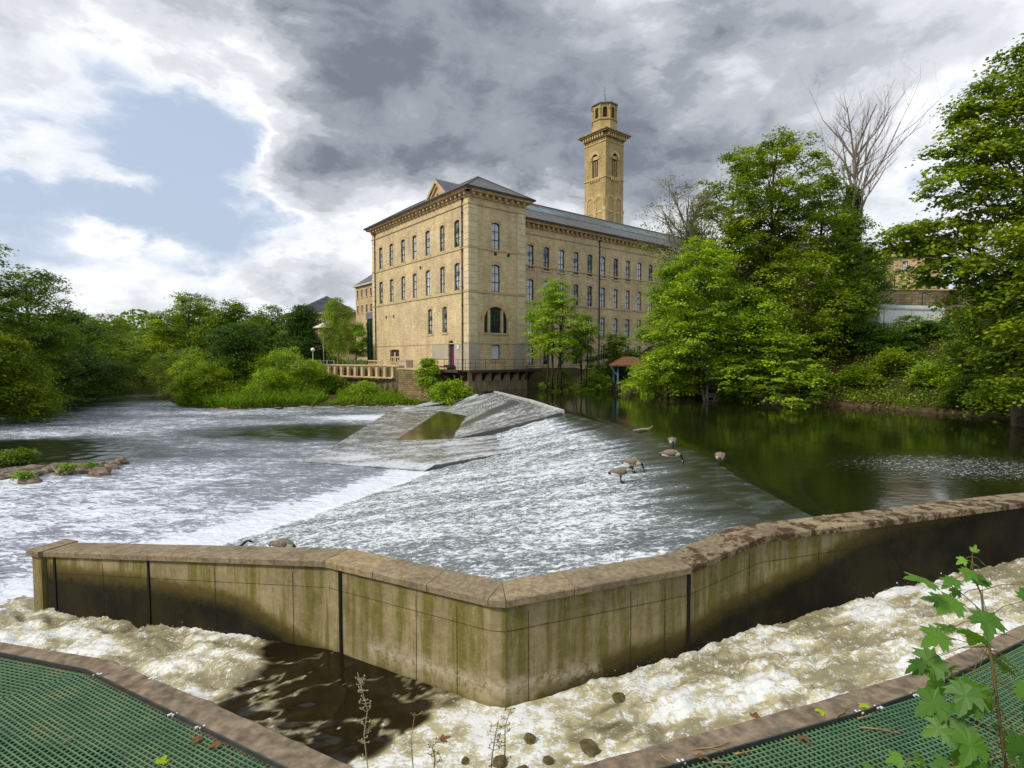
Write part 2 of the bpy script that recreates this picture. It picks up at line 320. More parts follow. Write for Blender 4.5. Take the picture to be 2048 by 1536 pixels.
def copemat():
    m,nt,b=newmat('coping_stone',rough=.9,spec=.15); co=objco(nt); n=noisen(nt,co,1.5,8,.65); n2=noisen(nt,co,14,7,.7); v=attr(nt,'v')
    c=rampn(nt,n.outputs['Fac'],[(.3,(.20,.155,.10)),(.5,(.28,.225,.145)),(.7,(.36,.295,.195))])
    c=mixc(nt,mathn(nt,'MULTIPLY',smooth(nt,n.outputs['Fac'],.56,.66),.5),c,(.20,.145,.09))
    c=mixc(nt,.9,c,rampn(nt,v,[(0,(.90,.89,.88)),(.8,(1.04,1.03,1.01)),(.95,(1.30,1.2,1.02))]),'MULTIPLY')
    c=mixc(nt,.9,c,rampn(nt,n2.outputs['Fac'],[(.32,(.5,.48,.44)),(.6,(1.15,1.15,1.12))]),'MULTIPLY')
    n3=noisen(nt,co,4.2,6,.7); g=nd(nt,'ShaderNodeAttribute',attribute_name='moss').outputs['Fac']
    c=mixc(nt,mathn(nt,'MULTIPLY',smooth(nt,n3.outputs['Fac'],.47,.56),g),c,(.075,.045,.022))
    ln(nt,c,b.inputs['Base Color']); bump(nt,b,n2.outputs['Fac'],.7,.02); return m
COPE=copemat()
KERB=plain('kerb_concrete',(.20,.155,.105),.95,.1,0,.5,9)
def gratemat():
    m,nt,b=newmat('green_grating',(.10,.21,.12),.55,.35); n=noisen(nt,objco(nt),2.5,6,.65)
    c=rampn(nt,n.outputs['Fac'],[(.3,(.05,.13,.062)),(.55,(.09,.20,.095)),(.75,(.17,.22,.08))]); ln(nt,c,b.inputs['Base Color']); return m
GRATE=gratemat()
SLABM=concmat('weir_slab_stone',(.26,.26,.24),(.20,.20,.17),wet=False)
# ------------------------------------------------------------------ plan of the place
CR=[(6,5.7),(14,5.65),(17,5.95),(21,5.5),(25,4.4),(31,2.85),(38.7,1.27),(48.7,-1.5),(50.5,-2.4),(54,-4)]   # weir crest (y,x)
TO=[(5,-11.5),(9.5,-10.2),(14.3,-7.1),(16,-6.25),(18,-5.35),(20.5,-4.2),(23,-3.3),(26.5,-3.0),(29,-3.2),(37,-3.6),(46,-5.6),(54,-9)]       # weir toe
def xc(y): return np.interp(y,[p[0] for p in CR],[p[1] for p in CR])
def xt(y): return np.interp(y,[p[0] for p in TO],[p[1] for p in TO])
ZR=-1.6
WN=[(-8.64,10.05,-.48),(-2.69,7.87,.17),(-.27,6.54,.2),(-.08,6.51,.2),(2.48,7.55,.2),(3.75,8.19,.42),(9.54,10.14,.42),(22,13.6,.42)]  # wall, channel side
def offs(pts,d):
    out=[]
    for i,p in enumerate(pts):
        a=Vector(pts[max(i-1,0)][:2]); b=Vector(p[:2]); c=Vector(pts[min(i+1,len(pts)-1)][:2])
        n1=(b-a); n2=(c-b)
        if n1.length<1e-6: n1=n2
        if n2.length<1e-6: n2=n1
        n1=Vector((-n1.y,n1.x)).normalized(); n2=Vector((-n2.y,n2.x)).normalized(); m=(n1+n2).normalized()
        k=d/max(.4,m.dot(n1)); out.append((b.x+m.x*k,b.y+m.y*k)+tuple(p[2:]))
    return out
WC=offs(WN,.28)
LK_O=[(-14,8.9),(-6.51,6.83),(-4.86,6.44),(-3.22,5.66),(-1.33,4.68),(-.45,4.22)]; RK_O=[(-.45,4.22),(.41,4.67),(1.81,5.14),(3.33,5.68),(4.72,6.21),(6.96,7.32),(16,10.9)]
LK_I=[(-14,8.65),(-6.32,6.58),(-4.92,6.2),(-1.84,4.60),(-.42,3.85)]; RK_I=[(-.42,3.85),(1.16,4.62),(3.57,5.45),(4.48,5.82),(6.61,6.9),(16,10.5)]
RIV=[(-24,-4),(-22.5,14),(-23,21),(-27,27),(-39,41),(-46,52),(-60,75),(-68,93),(-90,150),(-80,155),(-60,96),(-45,69),(-31,51.5),(-24.8,49.6),(-19.6,52.5),(-12.8,53),(-9.8,53.5),(-6,52.5),(-4,51.5),(2.8,31),(5.9,17),(5.7,10)]+[p[:2] for p in WC[4::-1]]+[(-8.9,10.2),(-8.8,9.6),(-14,12),(-14,8.8),(-14,-4)]
RIVC=[(-24,-4),(-22.5,14),(-23,21),(-27,27),(-39,41),(-46,52),(-60,75),(-68,93),(-90,150),(-80,155),(-60,96),(-45,69),(-31,51.5),(-24.8,49.6),(-19.6,52.5),(-12.8,53),(-9.8,53.5),(-6,52.5),(-4,51.5),(2.8,31),(5.9,17),(5.7,9.2)]+[p[:2] for p in WC[4::-1]]+[(-13.5,11.9),(-20,9.8),(-20,-4)]
POOL=[(5.7,9.2),(5.65,14),(5.95,17),(5.5,21),(4.4,25),(2.85,31),(1.27,38.7),(-1.5,48.7),(-2.4,50.5),(-3.9,51.4),(1.4,55.6),(5,54.2),(9.7,51.6),(12,46),(14.2,41.6),(18.3,37.5),(21.4,34.7),(25.4,27.2),(31,20),(34,15)]+[p[:2] for p in offs(WN,.3)[:4:-1]]
CHAN=[p[:2] for p in WC[::-1]]+[(-13.5,11.7),(-20,10.3)]+[(-20,9.6)]+[p for p in LK_O]+RK_O[1:]+[(22,12.6)]
TERR=[(-7.5,55),(-11.5,56.7),(-14.5,59.7),(-20,64.2),(-25,67.4),(-36,82),(-46,110),(-60,260),(60,260),(30,110),(12,70),(1.3,55.7),(-4.3,51.2)]
HUT=[(-7.5,55)]
def terrain(x,y):
    inr=inpoly(x,y,RIVC)|inpoly(x,y,POOL)|inpoly(x,y,CHAN)
    d=np.minimum(np.minimum(pdist(x,y,RIVC),pdist(x,y,POOL)),pdist(x,y,CHAN))
    n=fbm(x*.12,y*.12,4)
    wr=sst(3,10,x)*sst(12,20,y)
    capR=1.6+3.5*sst(12,21,x); capR=capR+8*sst(60,110,y)*sst(20,50,x)
    hr=np.minimum(capR,.15+np.minimum(d,1)*.35+np.maximum(d-1,0)*.50)
    hl=-1.55+np.minimum(d*.34,2.6)+sst(20,90,d)*2.0+.35*n*sst(2,8,d)
    low=sst(-26,-22,x)*sst(-6,-8,x)*(y>48)*(y<66); hl=np.where(low>0,np.minimum(hl,-.75*low+hl*(1-low)+.25*n),hl)
    nearb=sst(-1,-4,y-.0*x)*2.2+sst(9,16,np.abs(x))*0
    z=hl*(1-wr)+hr*wr
    near=y<7+np.abs(x)*.25
    zn=np.where(d<5.2,-1.3,-1.3)+sst(1.9,0.2,y-np.abs(x)*.33)*2.7
    z=np.where(near&(np.abs(x)<17)&~inr,zn,z)
    z=np.where(near&(x>=17)&~inr,np.maximum(z,.6),z)
    z=np.where(inpoly(x,y,TERR),np.where(x<8,1.9,np.maximum(1.7,z)),z)
    z=z+.12*fbm(x*.9,y*.9,3)*(~inr)
    bed=np.where(inpoly(x,y,POOL),-1.0,-2.4)
    return np.where(inr,np.where(inpoly(x,y,POOL),-.25-np.minimum(d,1.5)*.9,-1.75-np.minimum(d,1.5)*.6),z)
def ter1(x,y): return float(terrain(np.array([float(x)]),np.array([float(y)]))[0])
def axis(a,b,st,far,g=1.25):
    c=list(np.arange(a,b+1e-6,st)); s=st
    lo=[];v=a
    while v>-far: s*=g; v-=s; lo.append(v)
    s=st;v=b;hi=[]
    while v<far: s*=g; v+=s; hi.append(v)
    return np.array(lo[::-1]+c+hi)
def gridmesh(xs,ys,zf,mask=None):
    X,Y=np.meshgrid(xs,ys); x=X.ravel();y=Y.ravel(); z=zf(x,y); n=len(xs)
    i=np.arange(len(ys)-1)[:,None]*n+np.arange(n-1)[None,:]; F=np.stack([i,i+1,i+n+1,i+n],-1).reshape(-1,4)
    if mask is not None:
        c=mask(x[F].mean(1),y[F].mean(1)); F=F[c]
    u,inv=np.unique(F.ravel(),return_inverse=True); return np.stack([x,y,z],1)[u],inv.reshape(-1,4)
V,F=gridmesh(axis(-60,45,.75,2500),axis(-6,110,.75,2500),terrain)
tag(mesh('ground',V,F,GROUND,smooth_=True),'earth banks and ground around the river',kind='structure')
# --- upper pool
def fpool(x,y):
    return 0*x
V,F=gridmesh(np.arange(-5,38,.35),np.arange(7,57,.35),lambda x,y:-.0+.008*fbm(x*1.2,y*1.8,3)-.10*sst(.7,-.1,x-xc(y)),lambda x,y:(x>xc(y)+.15)&inpoly(x,y,[(p[0],p[1]) for p in POOL]+[])|((x>xc(y)+.15)&(pdist(x,y,POOL)<.8)&(y>20)&~inpoly(x,y,[(-5,51.3),(1.3,55.6),(-2,60)])))
foam=.05+.30*sst(1.2,.2,np.hypot((V[:,0]-13)/5.5,(V[:,1]-15.5)/3.2))+.12*sst(1.6,.2,V[:,0]-xc(V[:,1]))
tag(mesh('pool_water',V,F,W_POOL,smooth_=True,vattr={'foam':foam}),'dark calm water held above the weir',kind='structure')
# --- weir sheet of falling water
def weirz(x,y):
    a=xc(y);b=xt(y); t=np.clip((a-x)/(a-b),0,1.0)
    z=-.012-1.6*(t**1.12)*.99
    return z
def weirfull(x,y):
    a=xc(y);b=xt(y); t=np.clip((a-x)/(a-b),0,1.05); amp=sst(.02,.30,t)
    n=fbm(x*1.6+.3*fbm(x,y),y*4.2,5,.6)*.055+np.abs(fbm(x*5,y*9,3))*.05
    rid=.012*np.sin(x*6.5+2.2*fbm(x*.5,y*.9,2))*amp
    return weirz(x,y)+n*amp+rid+.01*fbm(x*2,y*6,3)*(1-amp)-.02
wm=lambda x,y:(x<xc(y)+.25)&(x>xt(y)-.25)&inpoly(x,y,[(-14,13.5)]+[p[:2] for p in WC[:6]]+[(9,12),(9,60),(-14,60)])&(y<31.0+(x-2.85)*.337+.15)
V,F=gridmesh(np.arange(-12,6.6,.075),np.arange(6.6,31.5,.075),weirfull,wm)
x,y=V[:,0],V[:,1]; a=xc(y);b=xt(y); t=(a-x)/(a-b)
st=fbm(x*.28,y*1.5,5,.6); foam=.12+.37*sst(.02,.26,t+.1*st)+.22*st*sst(.0,.2,t)+.06*fbm(x*.15,y*.2,2)+.30*sst(.95,1.0,t)
foam=np.where(t<.05,.14+.25*fbm(x*1.2,y*3,3),foam)
tag(mesh('weir_water',V,F,W_WEIR,smooth_=True,vattr={'foam':foam}),'white foaming sheet of water running down the weir',kind='structure')
# --- lower river
def rivz(x,y):
    am=.035+.03*sst(26,8,y)
    return ZR+am*fbm(x*1.1,y*1.9,4)*1.6+.012*fbm(x*4,y*6,3)
ax=np.concatenate([-axis(0,26,.16,110,1.06)[::-1]]); ax=ax[(ax<7)&(ax>-110)]
ay=axis(-2,54,.16,160,1.06); ay=ay[(ay>-4)&(ay<158)]
V,F=gridmesh(ax,ay,rivz,lambda x,y:(inpoly(x,y,RIVC)|((pdist(x,y,RIVC)<2.5)&((y>14)|((x<-8.95)&(y>9.3)))))&(x<xt(y)+.4)&~((y<13)&(x>-9.0))&~(inpoly(x,y,CHAN)&((pdist(x,y,CHAN)>2.0)|(x>-9.0))))
x,y=V[:,0],V[:,1]
foam=.40+.24*fbm(x*.10+3,y*.22,4)+.16*fbm(x*.6,y*1.4,3)+.12*sst(30,12,y)
foam+=.42*sst(2.6,.2,x-0*y-(xt(y)-2.2)+0)*0+.45*sst(2.4,.1,xt(y)-x)*sst(60,40,y)
foam+=-.5*sst(2.8,.3,np.hypot((x+9.5)/5.2,(y-34.5)/2.2))-.6*sst(2.2,.5,np.hypot((x+24.5)/4.5,(y-27)/3.0))-.40*sst(62,90,y)-.25*sst(-33,-42,x)*sst(30,45,y)
foam+=.35*sst(1.2,.2,np.hypot((x+10)/8,(y-43)/2.5))
tag(mesh('river_water',V,F,W_RIV,smooth_=True,vattr={'foam':np.clip(foam,0,.85)}),'pale rippled river water below the weir with drifting foam',kind='structure')
# --- fish pass channel water
def chanparts(x,y):
    rag=.55*fbm(x*1.7,y*1.7,4)
    l=sst(-3.3,-3.95,x+rag); r=sst(.2,1.5,x+rag)
    base=-1.17-.02*l-.46*sst(-2.0,-8.5,x)+.46*sst(.9,10.5,x)
    xr=np.abs(x+.5); S=.94*xr+.34*y; Nn=-.34*xr+.94*y; w1=fbm(x*.8,y*.8,2)*.4
    amp=np.maximum(l,r); cr=(1-np.abs(fbm(S*1.1+w1,Nn*1.5+w1,5,.55))*2.6)
    q=.085*cr+.085*fbm(S*1.8,Nn*5.0,4,.6)+.05*np.abs(fbm(S*7,Nn*11,3,.6))
    return base,amp,q,cr,S,Nn
def chanz(x,y):
    base,amp,q,cr,S,Nn=chanparts(x,y)
    fo=fbm(S*.55,Nn*1.1,3)*.46+.40*fbm(S*1.0,Nn*4.5,4,.6)
    return base+q*amp+.06*np.clip(fo,-.3,.5)*amp+(.03*fbm(x*.9,y*1.3,4)+.018*fbm(x*3,y*4,4))*(1-amp)+.02*fbm(x*6,y*7,4)*(1-amp)*sst(-1.0,-.2,x)
V,F=gridmesh(np.arange(-20,16,.05),np.arange(4,14,.05),chanz,lambda x,y:inpoly(x,y,CHAN)|((x<-8.6)&(y>6)&(y<13)&(x>-19.6)&(y<10.6)))
x,y=V[:,0],V[:,1]; base,amp,q,cr,S,Nn=chanparts(x,y)
sw=fbm(x*.9+2*fbm(x*.5,y*.5,2),y*.9,4)
quiet=sst(-.15,.25,x+.76+.8*(6.75-y)+.45*fbm(x*2,y*2,4))     # drifting foam in front of the rapids
thr=np.clip(1-np.abs(fbm(x*1.3+1.5*sw,y*1.3,4))*9,0,1)          # thin foam threads on the dark pool
foam=.02+amp*(.29+.08*cr+.46*fbm(S*.55,Nn*1.1,3)+.40*fbm(S*1.0,Nn*4.5,4,.6)+.12*fbm(S*5,Nn*12,3))+(1-amp)*(quiet*(.44+.34*sw+.30*fbm(x*4,y*4,4))+(1-quiet)*(.20*thr*sst(7.6,6.2,y+.3*x)+.12*thr))
foam+=.14*amp*sst(.7,.1,pdist(x,y,RK_O,False)); foam=np.where(amp>.5,np.maximum(foam,.30*amp),foam)
SPV=V[(amp>.6)&(foam>.42)&(np.abs(x)<10)]
tag(mesh('channel_water',V,F,W_PASS,smooth_=True,vattr={'foam':np.clip(foam,0,.9)}),'brown and white rapids in the channel between wall and gratings',kind='structure')
_r=np.random.default_rng(77); _i=_r.integers(0,len(SPV),5200); _p=SPV[_i]+np.stack([_r.normal(0,.05,5200),_r.normal(0,.05,5200),_r.exponential(.030,5200)],1)
_a=_r.normal(0,1,(5200,3,3)); _a/=np.linalg.norm(_a,axis=2)[:,:,None]; _s=(_r.exponential(.0035,5200)+.0015)[:,None,None]
_v=np.concatenate([(_p[:,None,:]+_a*_s),(_p[:,None,:]-_a.mean(1,keepdims=True)*_s*1.5)],1).reshape(-1,3); _k=np.arange(5200)[:,None]*4
tag(mesh('spray',_v,np.concatenate([_k+np.array([0,1,2]),_k+np.array([0,3,1]),_k+np.array([1,3,2]),_k+np.array([0,2,3])]),plain('spray_drops',(.85,.87,.86),.2,.5,0,.02)),'fine water drops thrown up by the rapids','spray',kind='stuff')
# ------------------------------------------------------------------ foreground river wall
def resample(pts,st):
    out=[];s=[];acc=0
    for i in range(len(pts)-1):
        a=np.array(pts[i],float);b=np.array(pts[i+1],float); L=np.hypot(*(b-a)[:2]); n=max(1,int(L/st))
        for k in range(n): out.append(a+(b-a)*k/n); s.append(acc+L*k/n)
        acc+=L
    out.append(np.array(pts[-1],float)); s.append(acc); return np.array(out),np.array(s)
WN2=[(-8.75,10.25,-.48)]+WN[1:]
def wallmesh():
    N,s=resample(WN,.09)
    Fr=offs(WN,.42); 
    # far side points matched per segment
    Fp=[];k=0
    for i in range(len(WN)-1):
        a=np.array(WN[i],float);b=np.array(WN[i+1],float); L=np.hypot(*(b-a)[:2]); n=max(1,int(L/.09))
        fa=np.array(Fr[i]);fb=np.array(Fr[i+1])
        for k in range(n): Fp.append(fa+(fb-fa)*k/n)
    Fp.append(np.array(Fr[-1])); Fp=np.array(Fp)
    R=22; V=[];wet=[];salt=[]
    for i in range(len(N)):
        for j in range(R):
            z=N[i,2]-.09+( -2.3-(N[i,2]-.09))*(j/(R-1))
            V.append((N[i,0],N[i,1],z))
            x=N[i,0]
            if x<-2.0: top=-1.15+.62*sst(-2.35,-4.6,x)+.0*x-.12*sst(-6,-8.6,x)
            elif x>.3: top=-1.05+ (x-.3)*.19+.12*sin(x*1.3)+.25*sst(2.2,3.2,x)
            else: top=-1.12
            wet.append(float(np.clip((top-z)/.6+.30,0,1.2))); d=abs(z-(-.93)); salt.append(float(np.clip(1-d/.16,0,1))*(1 if -2.0<x<1.2 else 0))
        V.append((Fp[i,0],Fp[i,1],N[i,2]-.11)); V.append((Fp[i,0],Fp[i,1],-2.3)); wet+=[.2,.9]; salt+=[0,0]
    C=R+2;F=[]
    for i in range(len(N)-1):
        for j in range(C-1):
            F.append((i*C+j,i*C+j+1,(i+1)*C+j+1,(i+1)*C+j))
    F.append(tuple(range(C))); 
    return V,F,wet,salt
wall=empty('river_wall',(0,0,0),0,'long angled concrete wall with stone coping dividing the foamy channel from the weir','wall')
V,F,wet,salt=wallmesh(); mesh('wall_face',V,F,CONC,wall,vattr={'wet':wet,'salt':salt})
def sweep(pts_a,pts_b,ztop,th,mb,ch=.02):
    pass
# coping slabs
cop=MB(); cv=[]; cmoss=[]
CN=offs(WN,-.06); CF=offs(WN,.50)
def addslab(a0,b0,a1,b1,z0,z1,v,mo,th=.095,ch=.016):
    a0,b0,a1,b1=[Vector(q) for q in (a0,b0,a1,b1)]
    secs=[]
    for a,b,z in((a0,b0,z0),(a1,b1,z1)):
        d=(b-a).normalized()
        secs.append([(a.x,a.y,z-th),(a.x,a.y,z-ch),(a.x+d.x*ch,a.y+d.y*ch,z),(b.x-d.x*ch,b.y-d.y*ch,z),(b.x,b.y,z-ch),(b.x,b.y,z-th)])
    vs=secs[0]+secs[1]; fs=[(i,(i+1)%6,6+(i+1)%6,6+i) for i in range(6)]+[(5,4,3,2,1,0),(6,7,8,9,10,11)]
    cop.add(vs,fs); cv.extend([v]*8); cmoss.extend([mo]*8)
rs=random.Random(4)
for i in range(len(WN)-1):
    a=Vector(CN[i][:2]);b=Vector(CN[i+1][:2]);c=Vector(CF[i][:2]);d=Vector(CF[i+1][:2]); L=(b-a).length; z0=WN[i][2];z1=WN[i+1][2]
    n=max(1,round(L/.95)); 
    for k in range(n):
        e=.005/L; t0=k/n+e; t1=(k+1)/n-e
        mo=.15 if WN[i][0]<2 else (1.0 if WN[i][0]<8 else .6)
        if k==1 and i==0: mo=.1
        j0=rs.uniform(-.002,.002)
        addslab(a.lerp(b,t0),c.lerp(d,t0),a.lerp(b,t1),c.lerp(d,t1),z0+(z1-z0)*t0+j0,z0+(z1-z0)*t1+j0,rs.random(),mo)
o=cop.build('coping',COPE,wall,fattr={'v':cv,'moss':cmoss})
# end block of the wall
eb=MB(); c0=Vector((-8.80,10.40)); 
eb.box((-8.76,10.34,-1.35),(.26,.56,1.60),(.94,-.34,0),(.34,.94,0)); mesh_o=eb.build('end_pier',CONC,wall)
for nm in('wet','salt'):
    at=mesh_o.data.attributes.new(nm,'FLOAT','POINT'); at.data.foreach_set('value',np.array([.35 if nm=='wet' else 0]*len(mesh_o.data.vertices),np.float32))
ec=MB(); ec.box((-8.77,10.34,-.530),(.34,.68,.10),(.94,-.34,0),(.34,.94,0)); 
o=ec.build('end_cap',COPE,wall,fattr={'v':[.7]*6,'moss':[.3]*6})
# vertical joints down the face
def wallpt(px):
    best=None
    for i in range(len(WN)-1):
        a=Vector(WN[i]);b=Vector(WN[i+1])
        for k in range(200):
            p=a.lerp(b,k/200); q=1024+FPX*p.x/(p.y*cos(PITCH)-(p.z-HC)*sin(PITCH))
            if best is None or abs(q-px)<best[0]: best=(abs(q-px),p,(b-a).normalized())
    return best[1],best[2]
for px,wd in((108,.05),(297,.045),(680,.05),(1378,.05),):
    p,d=wallpt(px); n=Vector((d.y,-d.x,0)).normalized(); zt=p.z-.125
    j=MB(); j.box((p.x+n.x*.004,p.y+n.y*.004,(zt-1.9)/2),(wd,.03,zt+1.9),Vector((d.x,d.y,0)).normalized(),n); j.build('expansion_joint',plain('joint_black',(.008,.007,.005)) if 'joint_black' not in bpy.data.materials else bpy.data.materials['joint_black'],wall)
# fine shutter-board lines
sh=MB()
for px in (205,430,585,832,914,1057,1262,1330,1500,1640,1800):
    p,d=wallpt(px); n=Vector((d.y,-d.x,0)).normalized()
    sh.box((p.x+n.x*.001,p.y+n.y*.001,(p.z-2.0)/2-.06),(.005,.006,p.z+1.7),Vector((d.x,d.y,0)).normalized(),n)
for i in range(len(WN)-1):
    a=Vector(WN[i]);b=Vector(WN[i+1]); d=(b-a);L=Vector((d.x,d.y,0)).length; n=Vector((d.y,-d.x,0)).normalized(); m=(a+b)/2
    sh.box((m.x+n.x*.001,m.y+n.y*.001,m.z-.42),(L*.995,.005,.004),d.normalized(),n,Vector((0,0,1)))
sh.build('board_marks',plain('mark_brown',(.022,.019,.009)),wall)
# ------------------------------------------------------------------ kerbs and gratings
def kerb(name,O,I,z,label):
    mb=MB(); n=min(len(O),len(I)); 
    Oa,so_=resample([(*p,0) for p in O],.12); Ia,si=resample([(*p,0) for p in I],.12)
    m=len(Oa); tt=np.linspace(0,1,m)
    ox=np.interp(tt,so_/so_[-1],Oa[:,0]);oy=np.interp(tt,so_/so_[-1],Oa[:,1]); 
    # inner point: nearest on inner polyline
    V=[];rr=random.Random(2)
    for i in range(m):
        d=np.hypot(Ia[:,0]-ox[i],Ia[:,1]-oy[i]); k=int(d.argmin()); ix,iy=Ia[k,:2]
        e=rr.uniform(-.018,.012); dz=rr.uniform(-.012,.004)
        V+=[(ix,iy,-1.6),(ix,iy,z),(ox[i]*.85+ix*.15,oy[i]*.85+iy*.15,z+.006+dz*.5),(ox[i]+e,oy[i]+e,z-.03+dz),(ox[i]+e,oy[i]+e,-1.9)]
    F=[(i*5+j,i*5+j+1,(i+1)*5+j+1,(i+1)*5+j) for i in range(m-1) for j in range(4)]
    return tag(mesh(name,V,F,KERB),label,'kerb')
kerb('kerb',LK_O,LK_I,-.5,'worn brown concrete kerb along the left grating beside the rapids')
kerb('kerb',RK_O,RK_I,-.5,'worn brown concrete kerb along the right grating beside the rapids')
def clipline(p,d,poly):
    ts=[];n=len(poly)
    for i in range(n):
        a=Vector(poly[i]);b=Vector(poly[(i+1)%n]); e=b-a; den=d.x*e.y-d.y*e.x
        if abs(den)<1e-9: continue
        w_=a-p; t=(w_.x*e.y-w_.y*e.x)/den; u=(w_.x*d.y-w_.y*d.x)/den
        if 0<=u<1: ts.append(t)
    ts.sort(); return list(zip(ts[0::2],ts[1::2]))
def gratingpanel(poly,dirv,z,parent,pitch=(.05,.05),name='grating_panel',tilt=0):
    mb=MB(); d1=Vector(dirv).normalized(); d2=Vector((-d1.y,d1.x))
    for d,n_,pt,dz in((d1,d2,pitch[0],0),(d2,d1,pitch[1],-.0015)):
        pr=[Vector(q).dot(n_) for q in poly]; a=min(pr)+pt/2
        while a<max(pr):
            p=n_*a
            for t0,t1 in clipline(p,d,poly):
                if t1-t0<.02: continue
                c=p+d*((t0+t1)/2); mb.box((c.x,c.y,z-.005+dz),(t1-t0,.0125,.010),(d.x,d.y,0),(-d.y,d.x,0))
            a+=pt
    e=len(poly)
    return mb.build(name,GRATE,parent)
gl=empty('metal_grating',(0,0,0),0,'green metal grating platform on the left of the picture inside its kerb','grating',group='green gratings over the channel')
sL=Vector((-1.84+4.92,4.60-6.2)); 
gratingpanel([(-4.93,6.16),(-1.86,4.56),(-.42,3.8),(-.42,2.2),(-7.6,2.2),(-6.6,4.6)],sL,-.515,gl,(.045,.06))
gratingpanel([(-12,7.95),(-6.34,6.54),(-4.96,6.17),(-6.62,4.62),(-7.62,2.2),(-12,2.2)],Vector((-4.92+6.32,6.2-6.58)),-.53,gl,(.045,.075))
gr=empty('metal_grating',(0,0,0),0,'green metal grating platform on the right of the picture behind the maple sapling','grating',group='green gratings over the channel')
gratingpanel([(-.40,3.82),(1.17,4.58),(3.58,5.41),(4.50,5.78),(5.2,2.2),(-.40,2.2)],Vector((3.57-1.16,5.45-4.62)),-.515,gr,(.05,.055))
gratingpanel([(4.54,5.80),(6.63,6.86),(12,9.0),(12,2.2),(5.24,2.2)],Vector((6.61-4.48,6.9-5.82)),-.52,gr,(.05,.055))
# steel edge angle + clips
clip=MB()
for P,g in((LK_I,gl),(RK_I,gr)):
    mb=MB()
    for i in range(len(P)-1):
        a=Vector((*P[i],-.508));b=Vector((*P[i+1],-.508)); d=(b-a).normalized(); mb.box((a+b)/2+Vector((d.y,-d.x,0))*.02,((b-a).length,.014,.04),d,Vector((-d.y,d.x,0)))
    mb.build('edge_angle',plain('edge_steel',(.05,.06,.05)) if 'edge_steel' not in bpy.data.materials else bpy.data.materials['edge_steel'],g)
CLIPM=plain('clip_white',(.75,.75,.72),.4,.5,0,.05)
for g,L in((gl,[(306,1358),(345,1430),(400,1455),(195,1350)]),(gr,[(1718,1425),(1757,1415),(1362,1524),(1830,1390),(1985,1300)])):
    for px,py in L:
        p=onz(px,py,-.508); c=MB(); 
        for k in(-.022,.022): c.box((p.x+k,p.y,-.503),(.018,.05,.016),(.8,-.6,0) if g is gl else (.94,.34,0),(.6,.8,0) if g is gl else (-.34,.94,0))
        c.build('clip',CLIPM,g)
# ------------------------------------------------------------------ the weir's stone slabs
weir=empty('weir_slab',(0,0,0),0,'raised grey stone spillway slabs with wet steps at the far end of the weir','weir')
def slab(name,top,zs,th,mat,sub=26,foamf=None):
    """quad patch top (4 plan corners) with heights, subdivided, thick edge"""
    a,b,c,d=[np.array([*p,z]) for p,z in zip(top,zs)]
    n=sub; V=[];fo=[]
    for i in range(n+1):
        for j in range(n+1):
            u=i/n;v=j/n; p=(a*(1-u)+b*u)*(1-v)+(d*(1-u)+c*u)*v; V.append(p); fo.append(foamf(u,v,p) if foamf else .2)
    F=[(i*(n+1)+j,(i+1)*(n+1)+j,(i+1)*(n+1)+j+1,i*(n+1)+j+1) for i in range(n) for j in range(n)]
    b0=len(V); ring=[i*(n+1) for i in range(n+1)]+[n*(n+1)+j for j in range(1,n+1)]+[i*(n+1)+n for i in range(n-1,-1,-1)]+[j for j in range(n-1,0,-1)]
    for r in ring: V.append(V[r]-np.array([0,0,th])); fo.append(-1.5)
    m=len(ring); F+=[(ring[k],b0+k,b0+(k+1)%m,ring[(k+1)%m]) for k in range(m)]
    return mesh(name,V,F,mat,weir,vattr={'foam':fo})
W_SLAB=watermat('thin_water_on_slab',(.085,.088,.078),(.55,.57,.58),rough=.25,bs=.5,bscale=(.5,1.6,1),nscale=8,dist=.02,foamtex=11,aer=(.17,.175,.165),fstretch=(.4,1.3,1))
nz=lambda p,s=.5:float(fbm(np.array([p[0]*s]),np.array([p[1]*s*3]),3)[0])
_q={'a':(990,785,.05),'b':(1125,825,.05),'c':(907,878,-1.15),'d':(935,832,-1.12),'e':(958,790,-.15),'f':(893,809,-1.2),'g':(880,822,-1.22),'h':(790,881,-1.30),'i':(780,822,-1.5),'j':(655,900,-1.44),
 'k':(870,929,-1.36),'l':(1060,862,-.85),'m':(1015,905,-.95),'n':(850,941,-1.55),'o':(606,922,-1.56),'p':(944,784,-.30),'q':(786,848,-1.50)}
_q={k:tuple(onz(*v)) for k,v in _q.items()}
def qs(name,ks,mat,sub,ff,th=.3): 
    P_=[_q[k] for k in ks]; return slab(name,[p[:2] for p in P_],[p[2] for p in P_],th,mat,sub,ff)
qs('upper_slab','abcd',W_SLAB,36,lambda u,v,p:.40+.28*nz(p)+.15*nz(p,2.2)-.38*max(0,1-abs(u-.48)/.13)*(v>.08),.45)
qs('slab_wing','eadf',W_SLAB,22,lambda u,v,p:.42+.3*nz(p))
qs('middle_slab','gdch',watermat('slab_pool',(.06,.045,.02),(.70,.72,.73),rough=.05,bs=.5,nscale=3,dist=.03,foamtex=6),26,lambda u,v,p:.10+.35*max(0,1-(1-u)/.10)+.30*nz(p,.8))
qs('lower_slab','ighj',W_SLAB,30,lambda u,v,p:.36+.28*nz(p)+.15*nz(p,2))
qs('outer_slab','iqoj',W_SLAB,24,lambda u,v,p:.40+.28*nz(p))
qs('far_slab','pefi',W_SLAB,26,lambda u,v,p:.50+.35*nz(p))
qs('far_slab','fdgi',W_SLAB,20,lambda u,v,p:.44+.35*nz(p))
qs('front_step','hckj',W_SLAB,30,lambda u,v,p:.42+.3*nz(p)+.15*nz(p,2))
qs('front_step','clmk',W_SLAB,30,lambda u,v,p:.46+.3*nz(p)+.15*nz(p,2))
